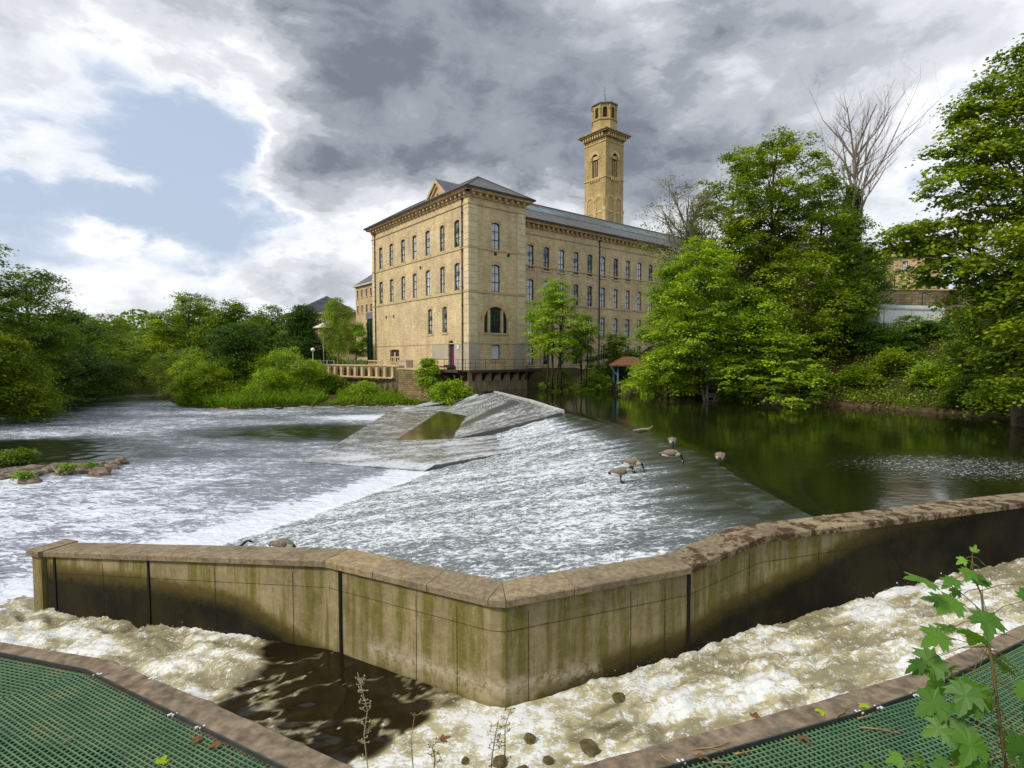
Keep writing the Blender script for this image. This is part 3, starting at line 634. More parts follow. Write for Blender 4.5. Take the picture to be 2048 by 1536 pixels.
qs('foot_step','jkno',W_SLAB,22,lambda u,v,p:.50+.3*nz(p))
crs=MB()
cp=[(-1.5,48.7),(1.27,38.7),(2.85,31.0)]
for i in range(2):
    a=Vector((*cp[i],.05));b=Vector((*cp[i+1],.05)); 
    n=14
    for k in range(n):
        p=a.lerp(b,(k+.5)/n); d=(b-a).normalized(); 
        crs.box(p,((b-a).length/n-.03,.26,.16),d,Vector((-d.y,d.x,0)))
crs.build('crest_stones',plain('crest_stone',(.50,.50,.47),.6,.4,0,.35,3),weir)
# ------------------------------------------------------------------ facades
def wallholes(mb,O,U,N_,W,H,holes,m=0,depth=.28,uvoff=(0,0),mrev=0):
    """wall in the plane O + u*U + z, outward normal N_. holes: (u0,z0,u1,z1,rise)"""
    O=Vector(O);U=Vector(U);N_=Vector(N_); P=lambda u,z,k=0:O+U*u+Vector((0,0,z))-N_*k
    us=sorted(set([0,W]+[h[0] for h in holes]+[h[2] for h in holes])); zs=sorted(set([0,H]+[h[1] for h in holes]+[h[3] for h in holes]))
    for i in range(len(us)-1):
        # merge vertically
        start=None
        for j in range(len(zs)-1):
            cu=(us[i]+us[i+1])/2;cz=(zs[j]+zs[j+1])/2
            ins=any(h[0]<cu<h[2] and h[1]<cz<h[3] for h in holes)
            if not ins and start is None: start=zs[j]
            if start is not None and (ins or j==len(zs)-2):
                z1=zs[j] if ins else zs[j+1]
                if z1>start:
                    q=[(us[i],start),(us[i+1],start),(us[i+1],z1),(us[i],z1)]
                    mb.add([P(*a) for a in q],[(0,1,2,3)],m,[(a[0]+uvoff[0],a[1]+uvoff[1]) for a in q])
                start=None
    for u0,z0,u1,z1,rise in holes:
        n=8 if rise<.5 else 16; c=(u0+u1)/2;hw=(u1-u0)/2; arc=[]
        for k in range(n+1):
            if rise>=hw*.95: a=pi-pi*k/n; arc.append((c+hw*cos(a),z1-rise+rise*sin(a)))
            else:
                R=(hw*hw+rise*rise)/(2*rise); u=u0+(u1-u0)*k/n; arc.append((u,z1-R+math.sqrt(max(0,R*R-(u-c)**2))))
        mid=n//2
        for part in(0,1):
            corner=(u0,z1) if part==0 else (u1,z1)
            seq=arc[:mid+1] if part==0 else arc[mid:]
            for k in range(len(seq)-1):
                q=[corner,seq[k],seq[k+1]]
                mb.add([P(*a) for a in q],[(0,1,2)],m,[(a[0]+uvoff[0],a[1]+uvoff[1]) for a in q])
        loop=[(u0,z0)]+arc+[(u1,z0)]
        for k in range(len(loop)):
            a=loop[k];b=loop[(k+1)%len(loop)]
            if abs(a[0]-b[0])<1e-6 and abs(a[1]-b[1])<1e-6: continue
            mb.add([P(*a),P(*b),P(*b,depth),P(*a,depth)],[(0,1,2,3)],mrev,[(0,0),(0,.3),(.3,.3),(.3,0)])
    return mb
_wc={}
def window(w_,h_,rise,U,N_,pos,parent,bars=(1,(.36,.68)),key='',glass=None,fm=None):
    """frame mesh child 'window' + child 'pane'; origin at the sill's centre"""
    k=(round(w_,2),round(h_,2),round(rise,2),bars,key)
    if k not in _wc:
        f=MB(); t=.075; hw=w_/2
        f.box((-hw+t/2,0,(h_-rise)/2),(t,.07,h_-rise)); f.box((hw-t/2,0,(h_-rise)/2),(t,.07,h_-rise)); f.box((0,0,t/2),(w_-2*t,.07,t))
        n=8 if rise<.5 else 16; arc=[]
        for i in range(n+1):
            if rise>=hw*.95: a=pi-pi*i/n; arc.append((hw*cos(a),h_-rise+rise*sin(a)))
            else:
                R=(hw*hw+rise*rise)/(2*rise); u=-hw+w_*i/n; arc.append((u,h_-R+math.sqrt(max(0,R*R-u*u))))
        for i in range(n):
            a=arc[i];b=arc[i+1]; ia=(a[0]*(1-t*2/w_),a[1]-t*1.1); ib=(b[0]*(1-t*2/w_),b[1]-t*1.1)
            f.add([(a[0],-.035,a[1]),(b[0],-.035,b[1]),(ib[0],-.035,ib[1]),(ia[0],-.035,ia[1]),(ia[0],.03,ia[1]),(ib[0],.03,ib[1])],[(3,2,1,0),(4,5,2,3)])
        nv,hz=bars
        for i in range(nv): f.box((-hw+w_*(i+1)/(nv+1),.002,(h_-rise*.4)/2),(.04,.05,h_-rise*.4-2*t-.02))
        for q in hz: f.box((0,.006,h_*q),(w_-2*t,.045,.07 if q==hz[0] and len(hz)>1 else .04))
        g=MB(); pts=[(-hw+.01,.02,.01)]+[(a[0]*.98,.02,a[1]-.01) for a in arc]+[(hw-.01,.02,.01)]
        g.add(pts,[tuple(range(len(pts)))[::-1]])
        si=MB(); si.box((0,-.20,-.085),(w_+.34,.10,.165)); li=MB()
        if rise<.5:
            n=6; w2=hw+.12; zz=lambda q:h_-rise*(min(1,abs(q)/hw))**2
            pts=[(-w2+2*w2*i/n) for i in range(n+1)]
            for i in range(n):
                a,b=pts[i],pts[i+1]; q=[(a,zz(a)+.004),(b,zz(b)+.004),(b*1.12,zz(b)+.34),(a*1.12,zz(a)+.34)]
                li.add([(x_,-.178,z_) for x_,z_ in q]+[(x_,-.16,z_) for x_,z_ in q],[(0,1,2,3),(0,4,5,1),(3,2,6,7)]+([(3,7,4,0)] if i==0 else [])+([(1,5,6,2)] if i==n-1 else []))
        obs=[f.build('window',fm or FRAME),g.build('pane',glass or GLASS),si.build('sill',TRIM)]+([li.build('lintel',TRIM)] if rise<.5 else [])
        _wc[k]=tuple(o_.data for o_ in obs)
        for o_ in obs: bpy.data.objects.remove(o_)
    fd,gd=_wc[k][:2]; U=Vector(U)
    o=bpy.data.objects.new('window',fd); COL.objects.link(o); o.parent=parent; o.location=pos; o.rotation_euler=(0,0,math.atan2(U.y,U.x))
    for nm_,d_ in zip(('pane','sill','lintel'),_wc[k][1:]):
        g=bpy.data.objects.new(nm_,d_); COL.objects.link(g); g.parent=o
    return o
A=Vector((-3.99,51.0,0)); TW=Vector((-.622,.783,0)).normalized(); RW=Vector((.783,.622,0)).normalized()   # corner; along left facade; along right facade
NL=-RW; NR=-TW      # outward normals of left and right facades
mill=empty('mill_building',(0,0,0),0,'large four storey buff stone mill with slate roofs standing at the end of the weir','mill')
SET=4.5; LW=20.8; PW=6.76; EV=18.55
walls=MB(); winlist=[]
# left facade, u from the far end so the outward normal is right: use U=-TW starting at far end
OL=A+TW*LW
def L_u(t): return LW-t
lt=[1.35,3.55,6.15,9.0,12.2,15.4,18.3]
lpx=[915,886,857,831,808,785,764]
lt=[]
for px in lpx:
    r=(px-1024)/FPX; lt.append((r*51+3.99)/(-.622-r*.783))
holes=[]
for t in lt:
    for z0,z1 in((13.5,16.05),(9.45,12.05)):
        holes.append((L_u(t)-.47,z0,L_u(t)+.47,z1,.16)); 
for px,z0,z1 in((890,5.55,8.1),(861,5.5,8.05)):
    r=(px-1024)/FPX; t=(r*51+3.99)/(-.622-r*.783); holes.append((L_u(t)-.46,z0,L_u(t)+.46,z1,.16))
wl=list(holes)
td=3.05; door=(L_u(td)-.52,2.25,L_u(td)+.52,4.75,.52); holes.append(door)
th_=15.0; hat=(L_u(th_)-1.25,2.5,L_u(th_)+1.0,4.0,.06); holes.append(hat)
low=MB()
wallholes(walls,OL,-TW,NL,LW,EV,[h for h in holes],0)
winlist+= [(OL,-TW,NL,h) for h in wl]
# right face of the end block
ph=[]
for px,z0,z1,w_ in((992,13.35,15.9,1.0),(992,9.35,11.95,1.0)):
    r=(px-1024)/FPX; u=(3.99+r*51)/(.783-r*.622); ph.append((u-.5,z0,u+.5,z1,.16))
uc=ph[0][0]+.5; ph+= [(uc-1.38,5.45,uc+1.38,7.95,1.38*1.0),(uc-.52,2.85,uc+.52,4.35,.12)]
wallholes(walls,A,RW,NR,PW,EV,ph,0)
for h in ph[:2]: winlist.append((A,RW,NR,h))
# lower walls down to the riverbed, back and side walls
walls.box(A+RW*(PW/2)+TW*(LW/2)+Vector((0,0,-1.3)),(PW-.01,LW-.01,2.6),RW,TW)
for O,U,W_ in((A+RW*PW,TW,SET),(A+RW*PW+TW*15.5,TW,LW-15.5),(A+RW*PW+TW*LW,-RW,PW)):
    walls.add([O,O+U*W_,O+U*W_+Vector((0,0,EV)),O+Vector((0,0,EV))],[(0,1,2,3)],0,[(0,0),(W_,0),(W_,EV),(0,EV)])
# the long wing
WO=A+TW*SET; WL=62.0; WEV=18.2; wh=[]; u=11.3
cols=[]
while u<WL-2 and len(cols)<18: cols.append(u); u+=2.36
for u in cols:
    for z0,z1 in((12.95,15.6),(9.25,11.8),(5.6,8.1),(2.3,4.6)): wh.append((u-.45,z0,u+.45,z1,.15))
wallholes(walls,WO,RW,NR,WL,WEV,wh,0)
winlist+= [(WO,RW,NR,h) for h in wh]
walls.add([WO+RW*WL,WO+RW*WL+TW*11,WO+RW*WL+TW*11+Vector((0,0,WEV)),WO+RW*WL+TW*5.5+Vector((0,0,WEV+3.6)),WO+RW*WL+Vector((0,0,WEV))],[(0,1,2,3,4)],0,[(0,0),(11,0),(11,18),(5.5,21),(0,18)])
walls.add([WO+TW*11+RW*3,WO+TW*11+RW*WL,WO+TW*11+RW*WL+Vector((0,0,WEV)),WO+TW*11+RW*3+Vector((0,0,WEV))],[(3,2,1,0)],0,[(0,0),(60,0),(60,18),(0,18)])
walls.box(WO+RW*(WL/2+4)+TW*5.5+Vector((0,0,-1.0)),(WL-8,10.9,2),RW,TW)
walls.build('wall',BRICK,mill)
for O,U,N_,h in winlist:
    pos=O+U*((h[0]+h[2])/2)+Vector((0,0,h[1]))-N_*.17
    window(h[2]-h[0],h[3]-h[1],h[4],U,N_,pos,mill)
# blind behind windows not needed; dark interior boxes stop light leaking
inn=MB(); inn.box(A+RW*(PW/2+.3)+TW*(LW/2+.3)+Vector((0,0,9)),(PW-1.4,LW-1.4,17),RW,TW); inn.box(WO+RW*(WL/2+2)+TW*5.8+Vector((0,0,9)),(WL-8,9.6,17),RW,TW); inn.build('dark_interior',plain('interior_black',(.01,.01,.01)),mill)
# lower white-blind window and lunette
h=ph[3]; window(h[2]-h[0],h[3]-h[1],h[4],RW,NR,A+RW*((h[0]+h[2])/2)+Vector((0,0,h[1]))-NR*.17,mill,bars=(0,()),key='blind',glass=WHITE)
h=ph[2]; ow=window(h[2]-h[0],h[3]-h[1],h[4]*1.0,RW,NR,A+RW*uc+Vector((0,0,h[1]))-NR*.17,mill,bars=(0,(.42,)),key='arch',glass=plain('glass_deep',(.02,.03,.032),.05,.9))
mu=MB()
for s in(-1,1): mu=MB(); mu.box(A+RW*(uc+s*.78)+Vector((0,0,h[1]+1.10))-NR*.10,(.24,.18,2.2),RW,TW); mu.build('stone_mullion',TRIM,mill)
# arch voussoirs and lintels, sills
tr=MB()
def archring(O,U,N_,c,z,r0,r1,n=18,out=.012):
    for k in range(n):
        a0=pi-pi*k/n;a1=pi-pi*(k+1)/n; q=[(r0,a0),(r1,a0),(r1,a1),(r0,a1)]
        vs=[O+U*(c+r*cos(a))+Vector((0,0,z+r*sin(a)))+N_*out for r,a in q]; vs+=[v-N_*(out+.02) for v in vs]
        tr.add(vs,[(3,2,1,0),(0,1,5,4),(2,3,7,6),(1,2,6,5),(3,0,4,7)])
archring(A,RW,NR,uc,ph[2][1]+ph[2][3]-ph[2][1]-1.38,1.385,1.85); tr.build('arch_surround',TRIM,mill); tr=MB()
archring(OL,-TW,NL,L_u(td),door[3]-.52,.53,.72,14); tr.build('door_surround',TRIM,mill)
# string courses
sc=MB()
def course(z,hh,pr,parts='LPW'):
    if 'L' in parts: sc.box(A+TW*(LW/2-.0)+Vector((0,0,z))+NL*(pr/2),(pr+.0,LW+2*pr,hh),RW,TW)
    if 'P' in parts: sc.box(A+RW*(PW/2)+Vector((0,0,z))+NR*(pr/2-.0),(PW+pr,pr,hh),RW,TW)
    if 'W' in parts: sc.box(WO+RW*(WL/2+3.7)+Vector((0,0,z))+NR*(pr/2),(WL-7.4,pr,hh),RW,TW)
course(13.28,.14,.07); course(9.24,.15,.08); course(4.45,.10,.05,'LP'); course(17.25,.14,.09,'LP'); course(16.75,.12,.08,'W')
sc.build('string_course',TRIM,mill)
# rendered grey plinth and patches
for t0,t1,z0,z1 in((-.0,2.42,2.05,4.4),(3.72,6.6,2.9,4.4)):
    pl=MB(); pl.box(A+TW*((t0+t1)/2)+Vector((0,0,(z0+z1)/2))+NL*.012,(.024,t1-t0,z1-z0),RW,TW); pl.build('render_patch',RENDERC,mill)
for u_,w_ in((.62,1.24),(PW-.7,1.4)):
    pl=MB(); pl.box(A+RW*u_+Vector((0,0,3.2))+NR*.012,(w_,.024,2.4),RW,TW); pl.build('render_patch',RENDERC,mill)
# quoins
for (O,U,N_,w0) in((A,RW,NR,.98),(A,TW,NL,.75),(A+RW*PW,-RW,NR,1.0),(A+TW*LW,-TW,NL,1.0)):
    z=4.55; qb=MB()
    while z<17.1:
        qb.box(O+U*(w0/2)+Vector((0,0,z+.2725))+N_*.02,(w0,.045,.545),U,N_); z+=.575
        if abs(z-9.2)<.35: z=9.36
        if abs(z-13.25)<.35: z=13.4
    qb.build('quoin',QUOIN,mill)
# cornice with brackets
co=MB()
def cornice(O,U,N_,W,z,pr=.55,brack=.75,ext=0.0):
    co.box(O+U*(W/2)+Vector((0,0,z+.42))+N_*(pr/2),(W+2*ext,pr,.20),U,N_); co.box(O+U*(W/2)+Vector((0,0,z+.56))+N_*(pr/2+.07),(W+2*ext+.14,pr+.14,.10),U,N_)
    co.box(O+U*(W/2)+Vector((0,0,z-.02))+N_*.06,(W+.1,.13,.16),U,N_)
    k=brack/2
    while k<W: co.box(O+U*k+Vector((0,0,z+.18))+N_*(pr*.35),(.24,pr*.7,.29),U,N_); co.box(O+U*k+Vector((0,0,z+.0))+N_*.14,(.2,.24,.14),U,N_); k+=brack
cornice(OL,-TW,NL,LW,17.95,ext=.55); cornice(A,RW,NR,PW,17.95,ext=.55); cornice(WO+RW*7.3,RW,NR,WL-7.3,17.55); cornice(A+RW*PW,TW,RW,SET,17.95)
co.build('cornice',TRIM,mill)
# roofs
rf=MB(); OV=.66; ze=18.58
def P3(w_,t_,z_): return A+RW*w_+TW*t_+Vector((0,0,z_))
def roofq(pts,uvs,m=0): rf.add(pts,[tuple(range(len(pts)))],m,uvs)
c=[P3(-OV,-OV,ze),P3(PW+OV,-OV,ze),P3(PW+OV,LW+OV,ze),P3(-OV,LW+OV,ze)]; r0=P3(PW/2,PW/2,21.05); r1=P3(PW/2,LW-PW/2,21.05)
roofq([c[0],c[1],r0],[(0,0),(9,0),(4.5,5)]); roofq([c[1],c[2],r1,r0],[(0,0),(21,0),(17,5),(4,5)]); roofq([c[2],c[3],r1],[(0,0),(9,0),(4.5,5)]); roofq([c[3],c[0],r0,r1],[(0,0),(21,0),(17,5),(4,5)])
rf.add([v-Vector((0,0,.02)) for v in c],[(3,2,1,0)]) 
gut=MB()
for i in range(4):
    a=c[i];b=c[(i+1)%4]; d=(b-a).normalized(); n=Vector((d.y,-d.x,0)); gut.box((a+b)/2+n*.05+Vector((0,0,-.03)),((b-a).length+.2,.14,.14),d,n)
# wing roof
w0,w1=PW+.3,WL+.5; t0,t1=SET-.75,15.5+.7; zr=22.0; wz=WEV+.05
roofq([P3(w0,t0,wz),P3(w1,t0,wz),P3(w1,10,zr),P3(w0,10,zr)],[(0,0),(55,0),(55,6),(0,6)]); roofq([P3(w1,t1,wz),P3(w0,t1,wz),P3(w0,10,zr),P3(w1,10,zr)],[(0,0),(55,0),(55,6),(0,6)])
gut.box((P3(w0,t0-.05,wz-.05)+P3(w1,t0-.05,wz-.05))/2,(w1-w0,.14,.14),RW,TW)
rf.build('roof',SLATE,mill); 
rg=MB()
for a,b in((r0,r1),(c[0],r0),(c[1],r0),(c[3],r1)): rg.tube([a+Vector((0,0,.03)),b+Vector((0,0,.05))],.07,6)
rg.tube([P3(w0,10,zr+.03),P3(w1,10,zr+.03)],.10,6); rg.build('ridge_tile',plain('ridge_slate',(.13,.125,.12)),mill); gut.build('gutter',DARK,mill)
# skylight strip on the wing
sk=MB(); f0=.50; f1=.80; up=(P3(0,10,zr)-P3(0,t0,wz)); nn=RW.cross(up).normalized()
if nn.z<0: nn=-nn
for k in range(22):
    a=w0+1.5+k*2.35; 
    p0=P3(a,t0,wz)+up*f0+nn*.05;p1=P3(a+2.15,t0,wz)+up*f0+nn*.05; p2=p1+up*(f1-f0);p3=p0+up*(f1-f0)
    sk.add([p0,p1,p2,p3,p0-nn*.06,p1-nn*.06,p2-nn*.06,p3-nn*.06],[(0,1,2,3),(0,4,5,1),(1,5,6,2),(2,6,7,3),(3,7,4,0)])
sk.build('skylight',COPPER,mill)
# pediment gable
pm=MB(); g0=P3(2.76,6.4,19.0);g1=P3(2.76,13.6,19.0);ga=P3(2.76,10,22.15)
pm.add([g0,g1,ga,g0+RW*.3,g1+RW*.3,ga+RW*.3],[(1,0,2),(0,1,4,3)],0)
for a,b in((g0,ga),(g1,ga)):
    d=(b-a).normalized(); n=Vector((0,0,1))-d*d.z; n.normalize()
    pm.box((a+b)/2+NL*.12+n*.0,((b-a).length+.3,.5,.30),d,NL,n); pm.box((a+b)/2+NL*.10-n*.35,((b-a).length-.6,.2,.16),d,NL,n)
for k in range(9):
    t_=7.4+k*.65; pm.box(P3(2.66,t_,19.6+1.0*(1-abs(t_-10)/3.6)),(.2,.22,.4),RW,TW)
pm.build('pediment',TRIM,mill)
pr=MB(); 
for s,gg in((1,g0),(-1,g1)): pr.add([gg+NL*.35+Vector((0,0,.22)),ga+NL*.35+Vector((0,0,.22)),ga+RW*12+Vector((0,0,.22)),gg+RW*12+Vector((0,0,.22))],[(0,1,2,3)],0,[(0,0),(0,5),(12,5),(12,0)])
pr.build('pediment_roof',SLATEB,mill)
# drain pipes
def pipe(name,O,N_,z0,z1,r=.055,kink=True):
    mb=MB(); p=O+N_*.10
    mb.tube([p+Vector((0,0,z1)),p+Vector((0,0,z0))],r,8)
    z=z0+1
    while z<z1: mb.box(p+Vector((0,0,z)),(.17,.17,.09)); z+=1.7
    mb.box(p+Vector((0,0,z1)),(.26,.22,.24)); return mb.build(name,PIPE,mill)
pipe('drain_pipe',A+TW*.95,NL*1.02,1.9,17.8); pipe('drain_pipe',A+TW*(LW-.9),NL,2,17.8,.06); pipe('drain_pipe',WO+RW*22.4,NR,1.5,17.4,.07)
# round vents, small wall things
vt=MB()
for px,py in((991,510),(1017,513)):
    r=(px-1024)/FPX; u=(3.99+r*51)/(.783-r*.622); p=A+RW*u; z=HC+(715-py)/FPX*p.y; vt.tube([p+NR*.05+Vector((0,0,z)),p-NR*.02+Vector((0,0,z))],.17,12)
for px,py in((774,635),(789,633),(843,537)):
    r=(px-1024)/FPX; t=(r*51+3.99)/(-.622-r*.783); p=A+TW*t; z=HC+(715-py)/FPX*p.y; vt.box(p+Vector((0,0,z))+NL*.03,(.08,.24,.28),RW,TW)
vt.build('wall_vent',DARK,mill)
lb=MB(); p=A+TW*1.75; lb.box(p+NL*.05+Vector((0,0,4.1)),(.1,.34,.45),RW,TW); lb.build('life_ring_box',WHITE,mill)
# arched doorway: dark recess, purple door leaf, dark step
dr=MB(); cz=door[3]-.52
pts=[(L_u(td)+.52*cos(a),cz+.52*sin(a)) for a in np.linspace(0,pi,13)]+[(L_u(td)-.52,2.25),(L_u(td)+.52,2.25)]
dr.add([OL-TW*u+Vector((0,0,z_))-NL*.2 for u,z_ in pts],[tuple(range(len(pts)))]); ddo=dr.build('door',plain('door_dark',(.02,.025,.035)),mill)
lf=MB(); lf.box(OL-TW*(L_u(td)+.22)+Vector((0,0,3.2))-NL*.13,(.06,.46,1.9),RW,TW); lf.build('door_leaf',plain('door_purple',(.16,.012,.055)),ddo)
stp=MB(); stp.box(OL-TW*L_u(td)+Vector((0,0,2.2))+NL*.35,(.9,1.7,.12),RW,TW); stp.box(OL-TW*L_u(td)+Vector((0,0,2.32))+NL*.2,(.5,1.3,.13),RW,TW); stp.build('doorstep',plain('step_dark',(.03,.035,.05)),mill)
ht=MB(); cx_=L_u(th_)-.12
ht.box(OL-TW*cx_+Vector((0,0,3.25))-NL*.2,(.04,2.2,1.46),RW,TW); ht.build('hatch_recess',HOLLOW_SHADE,mill)
hp=MB(); hp.box(OL-TW*(cx_)+Vector((0,0,3.1))-NL*.08,(.1,.3,1.2),RW,TW); hp.box(OL-TW*cx_+Vector((0,0,2.62))+NL*.05,(.3,1.9,.12),RW,TW); hp.build('hatch_post',TRIM,mill)
# glazed stair tower at the far end of the left facade
gt=MB(); gO=P3(1.1,LW,0)
gt.box(gO+TW*1.0+Vector((0,0,8.25)),(2.2,2.1,.8),RW,TW); gt.build('stair_tower_head',plain('tower_head_grey',(.16,.17,.19)),mill)
gt=MB(); gt.box(gO+TW*.95+Vector((0,0,4.9)),(1.9,1.8,5.9),RW,TW); gt.build('stair_tower_glass',plain('green_glass',(.03,.075,.03),.08,.8,0,.7,.6),mill)
gt=MB()
for a in(-.95,0.0,.95):
    gt.box(gO+TW*(.95+a*.96)+RW*(-.98)+Vector((0,0,4.9)),(.1,.16 if a else .1,5.9),RW,TW); gt.box(gO+TW*1.88+RW*(a)+Vector((0,0,4.9)),(.16 if a else .1,.1,5.9),RW,TW)
for z in(2.0,4.6,6.2,7.8): gt.box(gO+TW*.95+Vector((0,0,z)),(2.02,1.9,.12),RW,TW)
gt.build('stair_tower_frame',DARK,mill)
# cantilevered walkway round the river corner
wk=MB(); zw=1.88
wk.box(A+RW*(PW/2+.2)+NR*.62+Vector((0,0,zw)),(PW+1.9,1.25,.12),RW,TW); wk.box(A+TW*3.0+NL*.62+Vector((0,0,zw-.001)),(1.25,6.0,.12),RW,TW)
wk.box(A+RW*(PW/2+.2)+NR*1.27+Vector((0,0,zw-.06)),(PW+1.9,.08,.22),RW,TW)
wk.box(A+TW*3.0+NL*1.27+Vector((0,0,zw-.06)),(.08,6.2,.22),RW,TW)
wk.build('walkway_deck',plain('rusty_deck',(.06,.045,.035)),mill)
bk=MB()
def bracket(p,N_):
    pts=[p+Vector((0,0,zw-.1)),p+N_*1.2+Vector((0,0,zw-.1)),p+N_*1.15+Vector((0,0,zw-.2)),p+N_*.45+Vector((0,0,zw-.5)),p+N_*.12+Vector((0,0,zw-1.15)),p+Vector((0,0,zw-1.2))]
    s=Vector((-N_.y,N_.x,0))*.05
    bk.add([q+s for q in pts]+[q-s for q in pts],[tuple(range(6)),tuple(range(11,5,-1))]+[(i,(i+1)%6,6+(i+1)%6,6+i) for i in range(6)])
for k in range(7): bracket(A+RW*(.4+k*1.12),NR)
for k in range(5): bracket(A+TW*(.3+k*1.25),NL)
bk.build('walkway_bracket',PIPE,mill)
rl=MB()
def rail(a,b,n,h=1.05,r=.022):
    for k in range(n+1): p=a.lerp(b,k/n); rl.tube([p,p+Vector((0,0,h))],r,5)
    for q in(h,h*.66,h*.33): rl.tube([a+Vector((0,0,q)),b+Vector((0,0,q))],r*.7,5)
rail(A+NL*1.2+NR*1.2+Vector((0,0,zw)),A+RW*(PW+1)+NR*1.2+Vector((0,0,zw)),8); rail(A+NL*1.2+NR*1.2+Vector((0,0,zw)),A+TW*6+NL*1.2+Vector((0,0,zw)),6)
rl.build('walkway_railing',PIPE,mill)
# battered river foot
ft=MB(); b0=[A+NL*.25+NR*.25,A+RW*(PW+.05)+NR*.25,A+RW*(PW+.05)+TW*.2,A+NL*.25+TW*7]; 
b1=[q+v for q,v in zip(b0,[NL*.35+NR*.3,NR*.3,Vector((0,0,0)),NL*.35])]
ft.add([Vector((*q[:2],-2.6)) for q in b1]+[Vector((*q[:2],.9)) for q in b0],[(0,1,5,4),(1,2,6,5),(2,3,7,6),(3,0,4,7),(4,5,6,7)],0)
ft.build('river_foot',concmat('foot_render',(.40,.32,.20),(.20,.15,.06),wet=False),mill)
# ------------------------------------------------------------------ campanile tower
tw=empty('bell_tower',(0,0,0),0,'tall square stone campanile with octagonal lantern and spire behind the mill roof','tower')
T0=Vector((.1672*90,90,0)); S1=4.35; S2=4.62
def TP(a,b,z): return T0+RW*a+TW*b+Vector((0,0,z))
tb=MB()
def face(O,U,N_,W):
    hs=[]
    c=W/2; bw=W*.23
    hs=[(c-.62-.0,32.6,c+.62,36.3,.62)]
    wallholes(tb,O,U,N_,W,38.6,hs,0,.35)
face(T0,RW,NR,S1); face(T0+TW*S2,-TW,NL,S2)
tb.add([TP(S1,0,0),TP(S1,S2,0),TP(S1,S2,38.6),TP(S1,0,38.6)],[(0,1,2,3)],0,[(0,0),(4,0),(4,38),(0,38)]); tb.add([TP(S1,S2,0),TP(0,S2,0),TP(0,S2,38.6),TP(S1,S2,38.6)],[(0,1,2,3)],0,[(0,0),(4,0),(4,38),(0,38)])
tb.build('shaft',TOWER,tw)
tt=MB(); 
def tbox(c,s): tt.box(c,s,RW,TW)
CT=TP(S1/2,S2/2,0)
for z,h,pr in((32.3,.18,.12),(26.9,.35,.07),(38.05,.16,.1)): tbox(CT+Vector((0,0,z)),(S1+2*pr,S2+2*pr,h))
# lesenes and blind arches below
for O,U,N_,W in((T0,RW,NR,S1),(T0+TW*S2,-TW,NL,S2)):
    for f in(.07,.5,.93):
        tt.box(O+U*(W*f)+Vector((0,0,23.3))+N_*.04,(W*.14,.10,7.4),U,N_); 
        tt.box(O+U*(W*f)+Vector((0,0,27.2))+N_*.06,(W*.17,.14,.45),U,N_)
    for f in(.285,.715):
        r=W*.143
        for k in range(12):
            a0=pi-pi*k/12;a1=pi-pi*(k+1)/12
            vs=[O+U*(W*f+q*cos(a))+Vector((0,0,28.6+q*sin(a)))+N_*.085 for q,a in((r,a0),(r+.42,a0),(r+.42,a1),(r,a1))]; vs+=[v-N_*.09 for v in vs]
            tt.add(vs,[(3,2,1,0),(0,3,7,4),(1,5,6,2)])
        for s in(-1,1): tt.box(O+U*(W*f+s*(r+.2))+Vector((0,0,28.0))+N_*.04,(.40,.09,1.25),U,N_)
    # belfry window: three lights, discs, surround
    c_=W/2
    for k in range(14):
        a0=pi-pi*k/14;a1=pi-pi*(k+1)/14
        vs=[O+U*(c_+q*cos(a))+Vector((0,0,35.68+q*sin(a)))+N_*.12 for q,a in((.64,a0),(1.12,a0),(1.12,a1),(.64,a1))]; vs+=[v-N_*.12 for v in vs]
        tt.add(vs,[(3,2,1,0),(0,3,7,4),(1,5,6,2)])
    for f in(-.21,.21): tt.box(O+U*(c_+f)+Vector((0,0,33.9))-N_*.1,(.10,.14,2.6),U,N_)
    tt.box(O+U*c_+Vector((0,0,35.7))-N_*.12,(1.22,.10,.5),U,N_)
    for s in(-1,1): tt.box(O+U*(c_+s*.88)+Vector((0,0,35.5))+N_*.06,(.48,.13,.2),U,N_)
    for k in range(5): tt.box(O+U*(c_-.9+k*.45)+Vector((0,0,32.05))+N_*.12,(.18,.24,.34),U,N_)
    k=.25
    while k<W+.3: tt.box(O+U*(k-.1)+Vector((0,0,38.95))+N_*.3,(.22,.55,.6),U,N_); k+=.52
tt.build('stonework',plain('tower_trim',(.55,.41,.20),.85,.15,0,.25,1.5),tw)
dk=MB(); dk.box(CT+Vector((0,0,34.5)),(S1-.9,S2-.9,4),RW,TW); dk.build('dark_core',HOLLOW_SHADE,tw)
cs=MB(); 
for z,e,h in((39.35,.72,.18),(39.55,.9,.16)): cs.box(CT+Vector((0,0,z)),(S1+2*e,S2+2*e,h),RW,TW)
e=.82; q=[TP(-e,-e,39.64),TP(S1+e,-e,39.64),TP(S1+e,S2+e,39.64),TP(-e,S2+e,39.64)]; q2=[TP(.5,.5,40.3),TP(S1-.5,.5,40.3),TP(S1-.5,S2-.5,40.3),TP(.5,S2-.5,40.3)]
cs.add(q+q2,[(0,1,5,4),(1,2,6,5),(2,3,7,6),(3,0,4,7),(4,5,6,7)]); cs.box(CT+Vector((0,0,38.95)),(S1+.3,S2+.3,.62),RW,TW); cs.build('tower_cornice',plain('tower_cornice_stone',(.33,.26,.12),.85,.15,0,.3,2),tw)
def octa(R,z0,z1,R1=None): 
    R1=R1 or R; v=[];
    for z,r in((z0,R),(z1,R1)):
        for k in range(8):
            a=math.atan2(RW.y,RW.x)+pi/8+k*pi/4; v.append(CT+Vector((r*cos(a),r*sin(a),z)))
    return v,[(k,(k+1)%8,8+(k+1)%8,8+k) for k in range(8)]+[tuple(range(8,16)),tuple(range(7,-1,-1))]
ot=MB(); R8=2.02
